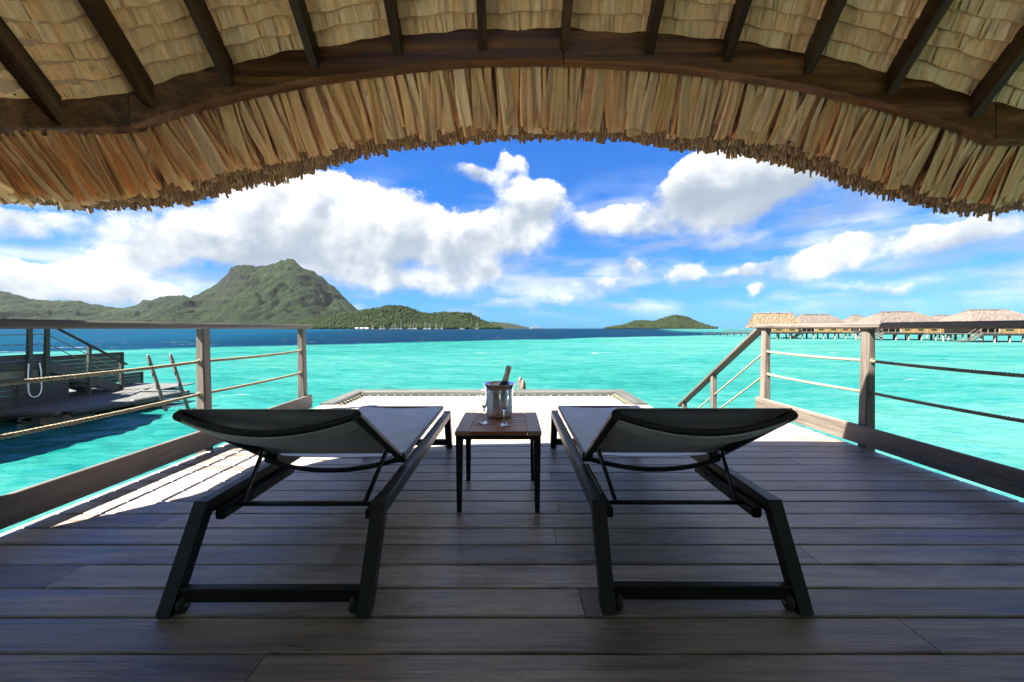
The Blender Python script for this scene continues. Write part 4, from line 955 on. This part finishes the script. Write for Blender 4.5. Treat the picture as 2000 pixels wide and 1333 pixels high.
def bungalow(px, dist, L, Wd, ridge_py, rl, label, ez=1.25, gable=False, seed=0, yaw=0.0, mtl=None, stair=None, panel=False, walls=True, rail=True):
    x = (px - 1000) / F * dist; rz = H + (642 - ridge_py) / F * dist
    T = thing('overwater_bungalow', label, 'bungalow', (x, dist + Wd / 2, 0), 'thatched bungalows across the lagoon', yaw)
    rf = part('roof', thatch_roof_mesh(L, Wd, ez, rz, rl, gable, seed), mtl or M_THF, T)
    part('ridge_cap', MB().tube([(-rl / 2 - .1, 0, rz + .02), (0, 0, rz + .06), (rl / 2 + .1, 0, rz + .02)], .16, 8), mtl or M_THF, rf)
    if panel: part('solar_panel', MB().box((L * .16, -Wd * .27, ez + (rz - ez) * .50), (L * .26, .9, .07), Matrix.Rotation(math.atan2(rz - ez, Wd / 2), 3, 'X')), M_DARKG, rf)
    dk = MB().box((0, -.6, .06), (L * .98, Wd + .4, .16)); part('deck', dk, M_NEIGH, T)
    stick('deck_beam', (-L * .49, -Wd / 2 - .55, -.12), (L * .49, -Wd / 2 - .55, -.12), .2, .22, M_PILE, T)
    if walls:
        n = max(int(L * .55 / 2.2), 1); w0 = L * .62; xs0 = -w0 / 2 + L * .08
        for k in range(n):
            part('wall_panel', MB().box((xs0 + (k + .5) * w0 / n, -Wd / 2 - .12, .52), (w0 / n - .14, .12, .74)), M_YEL, T)
            part('window', MB().box((xs0 + (k + .5) * w0 / n, -Wd / 2 - .19, .72), (w0 / n * .4, .04, .22)), M_DARKG, T)
            part('wall_post', MB().box((xs0 + k * w0 / n, -Wd / 2 - .14, .55), (.12, .16, .82)), M_TEAKG, T)
        part('back_wall', MB().box((0, .2, .8), (L * .7, Wd * .5, 1.3)), M_TEAKG, T)
    npx = max(int(L / 2.1), 3)
    for i in range(npx):
        for yy in (-Wd / 2 - .5, Wd * .1):
            xx = -L * .47 + i * L * .94 / (npx - 1) + random.uniform(-.15, .15)
            part('pile', MB().tube([(xx, yy, -3.0), (xx, yy, -.02)], random.uniform(.13, .19), 8), M_PILE, T, smooth=True)
    if rail:
        x0, x1 = -L * .48, -L * .25
        for k in range(4): part('rail_post', MB().box((x0 + k * (x1 - x0) / 3, -Wd / 2 - .72, .58), (.09, .09, .95)), M_GREY, T)
        part('top_rail', MB().box(((x0 + x1) / 2, -Wd / 2 - .72, 1.06), (x1 - x0 + .2, .13, .06)), M_GREY, T)
        part('kick_board', MB().box(((x0 + x1) / 2, -Wd / 2 - .66, .26), (x1 - x0 + .2, .04, .16)), M_GREY, T)
    if stair:
        s0 = -L * .48 if stair < 0 else L * .48; sg = stair
        for yy in (-Wd / 2 - .3, -Wd / 2 - 1.1):
            stick('stair_stringer', (s0, yy, .1), (s0 + sg * 1.9, yy, -1.05), .06, .26, M_GREY, T)
            stick('stair_rail', (s0, yy, 1.05), (s0 + sg * 1.9, yy, -.10), .08, .06, M_GREY, T)
        for k in range(6): part('tread', MB().box((s0 + sg * (.2 + k * .3), -Wd / 2 - .7, -.02 - k * .18), (.26, .8, .05)), M_GREY, T)
        part('landing', MB().box((s0 + sg * 2.8, -Wd / 2 - .7, -1.05), (2.2, 1.4, .12)), M_NEIGH, T)
    return T
bungalow(1525, 87, 9.6, 5.0, 612, 9.0, 'gable-roofed golden thatched bungalow, leftmost across the lagoon', 1.15, True, 1, .06, M_THG, None, False, True, False)
bungalow(1617, 88, 13.0, 7.5, 614.5, 6.6, 'brown hip-roofed thatched bungalow just right of the golden gabled one', 1.1, False, 2, 0, None, -1)
bungalow(1692, 118, 9.0, 7.0, 616, 2.6, 'small distant thatched bungalow with black solar panel on its roof', 1.1, False, 3, 0, None, None, True)
bungalow(1796, 76, 16.2, 8.5, 608.5, 6.3, 'wide hip-roofed thatched bungalow behind the right-hand deck post', 1.15, False, 4, 0, None, -1)
bungalow(1862, 92, 6.0, 5.0, 616, 3.0, 'narrow thatched roof half hidden behind the wide hip-roofed bungalow', 1.1, False, 5, 0, None, None, False, False, False)
bungalow(1992, 65, 15.0, 8.5, 604, 6.6, 'thatched bungalow at the right edge of the photo, nearest across the lagoon', 1.1, False, 6, 0, None, -1)
# the bungalow our neighbour's deck belongs to (left, mostly out of frame: its shade falls on the water)
nb_ = thing('overwater_bungalow', 'thatched bungalow beside the deck on the far left', 'bungalow', (-16.6, 5.0, 0))
part('roof', thatch_roof_mesh(10.0, 9.0, 3.2, 7.0, 3.0, False, 9), M_THF, nb_); o = part('added_shade_roof', thatch_roof_mesh(7.0, 5.6, 3.0, 5.6, 2.0, False, 19), M_THF, nb_); o.location = (-.4, 3.0, 0); part('wall', MB().box((0, -1.2, 1.7), (6.4, 5.0, 3.4)), M_TEAKG, nb_)  # second roof added unseen to shade the landing; eaves raised for longer shadows
# jetty left of the far bungalows
jt = thing('jetty', 'long low timber jetty with post fence at the left end of the far bungalows', 'jetty', (63, 118, 0)); ogj = jt.location.copy()
for k in range(9):
    part('deck_panel', MB().box((58.0 + k * 2.0, 118, -.55), (1.96, 2.0, .14)), M_NEIGH, jt, ogj)
    part('pile', MB().tube([(57.5 + k * 2.0, 117.3, -3), (57.5 + k * 2.0, 117.3, -.6)], .16, 8), M_PILE, jt, ogj, True)
for k in range(22):
    part('fence_post', MB().box((62.5 + k * .62, 117.1, .0), (.12, .12, 1.0)), M_GREY, jt, ogj)
part('fence_rail', MB().box((69.0, 117.1, .42), (13.4, .08, .08)), M_GREY, jt, ogj)

# ---- palms and bushes behind the right-hand bungalows
def bush(px, py, dist, r, label):
    x = (px - 1000) / F * dist; z = H + (642 - py) / F * dist
    T = thing('tree', label, 'tree', (x, dist, WZ), 'trees behind the far bungalows'); og = T.location.copy()
    part('trunk', MB().tube([(x, dist, WZ - 1), (x + .3, dist, z * .5), (x, dist, z)], [.35, .25, .12], 8), M_TRUNK, T, og, True)
    cr = MB()
    for k in range(420):
        a = random.uniform(0, 6.28); b_ = random.gauss(0, .55); c_ = Vector((x + math.cos(a) * r * random.random() ** .6, dist + math.sin(a) * r * random.random(), z + b_ * r * .45))
        M_ = Matrix.Rotation(random.uniform(0, 6.28), 3, 'Z') @ Matrix.Rotation(random.uniform(-1.1, 1.1), 3, 'X'); sz = random.uniform(.25, .6)
        cr.add([c_ + M_ @ Vector(v) for v in ((-sz, -.12, 0), (0, -.2, .08), (sz, -.05, -.1), (0, .2, .05))], [(0, 1, 2, 3)])
    part('crown', cr, M_TREE, T, og)
bush(1872, 629, 150, 3.2, 'dark bushy tree just right of the half hidden thatched roof')
bush(1888, 627.5, 150, 3.4, 'dark bushy tree left of the nearest far bungalow')
bush(1858, 632, 160, 2.4, 'small dark tree between two far thatched roofs')

# ================================================================== BOATS
def sailboat(px, dist, mast, label, yaw=0.0):
    x = (px - 1000) / F * dist; T = thing('sailboat', label, 'sailboat', (x, dist, WZ), 'sailboats moored off the wooded hill', yaw)
    L = mast * .78; rings = []
    for q, wd, zb, zt in ((-.5, .55, .15, 1.15), (-.25, .95, -.3, 1.1), (.1, 1.0, -.4, 1.1), (.35, .62, -.2, 1.25), (.5, .06, .6, 1.45)):
        b_ = L * .15 * wd; rings.append([Vector((q * L, -b_, zt)), Vector((q * L, -b_ * .6, zb)), Vector((q * L, b_ * .6, zb)), Vector((q * L, b_, zt))])
    part('hull', MB().loft(rings), M_WHITE, T)
    part('cabin', MB().loft([[Vector((-.12 * L, s * .09 * L, 1.1)) for s in (-1, 1)] + [Vector((-.10 * L, s * .07 * L, 1.9)) for s in (1, -1)], [Vector((.2 * L, s * .06 * L, 1.2)) for s in (-1, 1)] + [Vector((.14 * L, s * .05 * L, 1.8)) for s in (1, -1)]]), M_WHITE, T)
    part('mast', MB().tube([(.08 * L, 0, 1.0), (.08 * L, 0, mast)], [.30, .24], 8), M_WHITE, T)
    part('boom', MB().tube([(.08 * L, 0, 2.6), (-.36 * L, 0, 2.5)], .2, 8), M_WHITE, T)
    part('stay', MB().tube([(.5 * L, 0, 1.4), (.08 * L, 0, mast * .97)], .05, 4), M_ALU, T)
    return T
mo = [(728, 12), (743, 12), (750, 10), (765, 13), (773, 15), (782, 20), (800, 15), (808, 13), (812, 14), (831, 15), (839, 14), (853, 12), (863, 14), (931, 15)]
ordn = ['leftmost', 'second from the left', 'third from the left', 'fourth from the left', 'fifth from the left', 'tallest, sixth from the left', 'seventh from the left', 'eighth from the left', 'ninth from the left', 'tenth from the left', 'eleventh from the left', 'twelfth from the left', 'thirteenth from the left, nearest the motor yacht', 'rightmost, alone right of the motor yacht']
for (px, mh), nm in zip(mo, ordn):
    sailboat(px, random.uniform(1080, 1180), mh * 1.25, 'white moored sailboat, ' + nm + ', off the low wooded hill', random.uniform(-.5, .5) + random.choice([0, 3.14]))
def tiers(name, label, cat, px, dist, L, specs, masts=()):
    x = (px - 1000) / F * dist; T = thing(name, label, cat, (x, dist, WZ))
    rings = []
    for q, wd, zb, zt in ((-.5, .8, .2, .16), (-.2, 1, 0, .13), (.25, .9, 0, .14), (.5, .06, .1, .2)):
        b_ = L * .09 * wd; rings.append([Vector((q * L, -b_, zt * L * .55)), Vector((q * L, -b_ * .8, -.3)), Vector((q * L, b_ * .8, -.3)), Vector((q * L, b_, zt * L * .55))])
    part('hull', MB().loft(rings), M_WHITE, T)
    for (a, b_, z0, z1) in specs:
        part('superstructure', MB().loft([[Vector((a * L, s * .07 * L, z0 * L)) for s in (-1, 1)] + [Vector(((a + .02) * L, s * .06 * L, z1 * L)) for s in (1, -1)], [Vector((b_ * L, s * .06 * L, z0 * L)) for s in (-1, 1)] + [Vector(((b_ - .05) * L, s * .05 * L, z1 * L)) for s in (1, -1)]]), M_WHITE, T)
        part('window_band', MB().box(((a + b_) / 2 * L - .01 * L, -.066 * L, (z0 * .45 + z1 * .55) * L), ((b_ - a) * .7 * L, .012 * L, (z1 - z0) * .3 * L)), M_DARKG, T)
    for m_ in masts: part('mast', MB().tube([(m_[0] * L, 0, .08 * L), (m_[0] * L, 0, m_[1] * L)], .006 * L, 6), M_WHITE, T)
    return T
tiers('motor_yacht', 'white motor yacht moored off the right end of the low wooded hill', 'yacht', 903, 1050, 14, [(-.42, .25, .07, .17), (-.32, .12, .17, .26)], [(-.1, .36)])
tiers('cruise_ship', 'white cruise ship with four slim masts on the open horizon', 'ship', 1046, 3000, 92, [(-.42, .3, .07, .105), (-.35, .2, .105, .135)], [(-.33, .24), (-.12, .27), (.08, .27), (.27, .24)])
# small white buildings on the shore
for i, (px, wd, nm) in enumerate(((697, 9, 'left'), (706, 11, 'middle'), (716, 13, 'right'))):
    x = (px - 1000) / F * 1345; T = thing('shore_house', 'small white shore building under the hill, ' + nm + ' of three', 'building', (x, 1345, WZ), 'white buildings on the far shore')
    part('wall', MB().box((0, 0, 1.8), (wd, 6, 3.4)), M_WHITE, T)
    part('roof', MB().loft([[Vector((s * (wd / 2 + .5), -3.6, 3.5)), Vector((s * (wd / 2 + .5), 3.6, 3.5)), Vector((s * (wd / 2 + .5), 0, 5.4))] for s in (-1, 1)]), plain('pale_roof', (.4, .33, .3), .7), T)
    part('door', MB().box((wd * .2, -3.05, 1.2), (1.2, .1, 2.2)), M_DARKG, T)

# ================================================================== SEA AIR
hz_ = link('haze', MB().box((0, 3400, 398), (15000, 7700, 804)).mesh('haze')); tag(hz_, kind='stuff')
m_ = bpy.data.materials.new('sea_haze'); m_.use_nodes = True; t_ = NT(m_.node_tree); t_.n.clear()
pv = t_.new('ShaderNodeVolumePrincipled'); pv.inputs['Color'].default_value = (.86, .93, 1.0, 1); pv.inputs['Density'].default_value = 4.5e-6; pv.inputs['Anisotropy'].default_value = .0
ou = t_.new('ShaderNodeOutputMaterial'); t_.l.new(pv.outputs[0], ou.inputs['Volume'])
hz_.data.materials.append(m_)
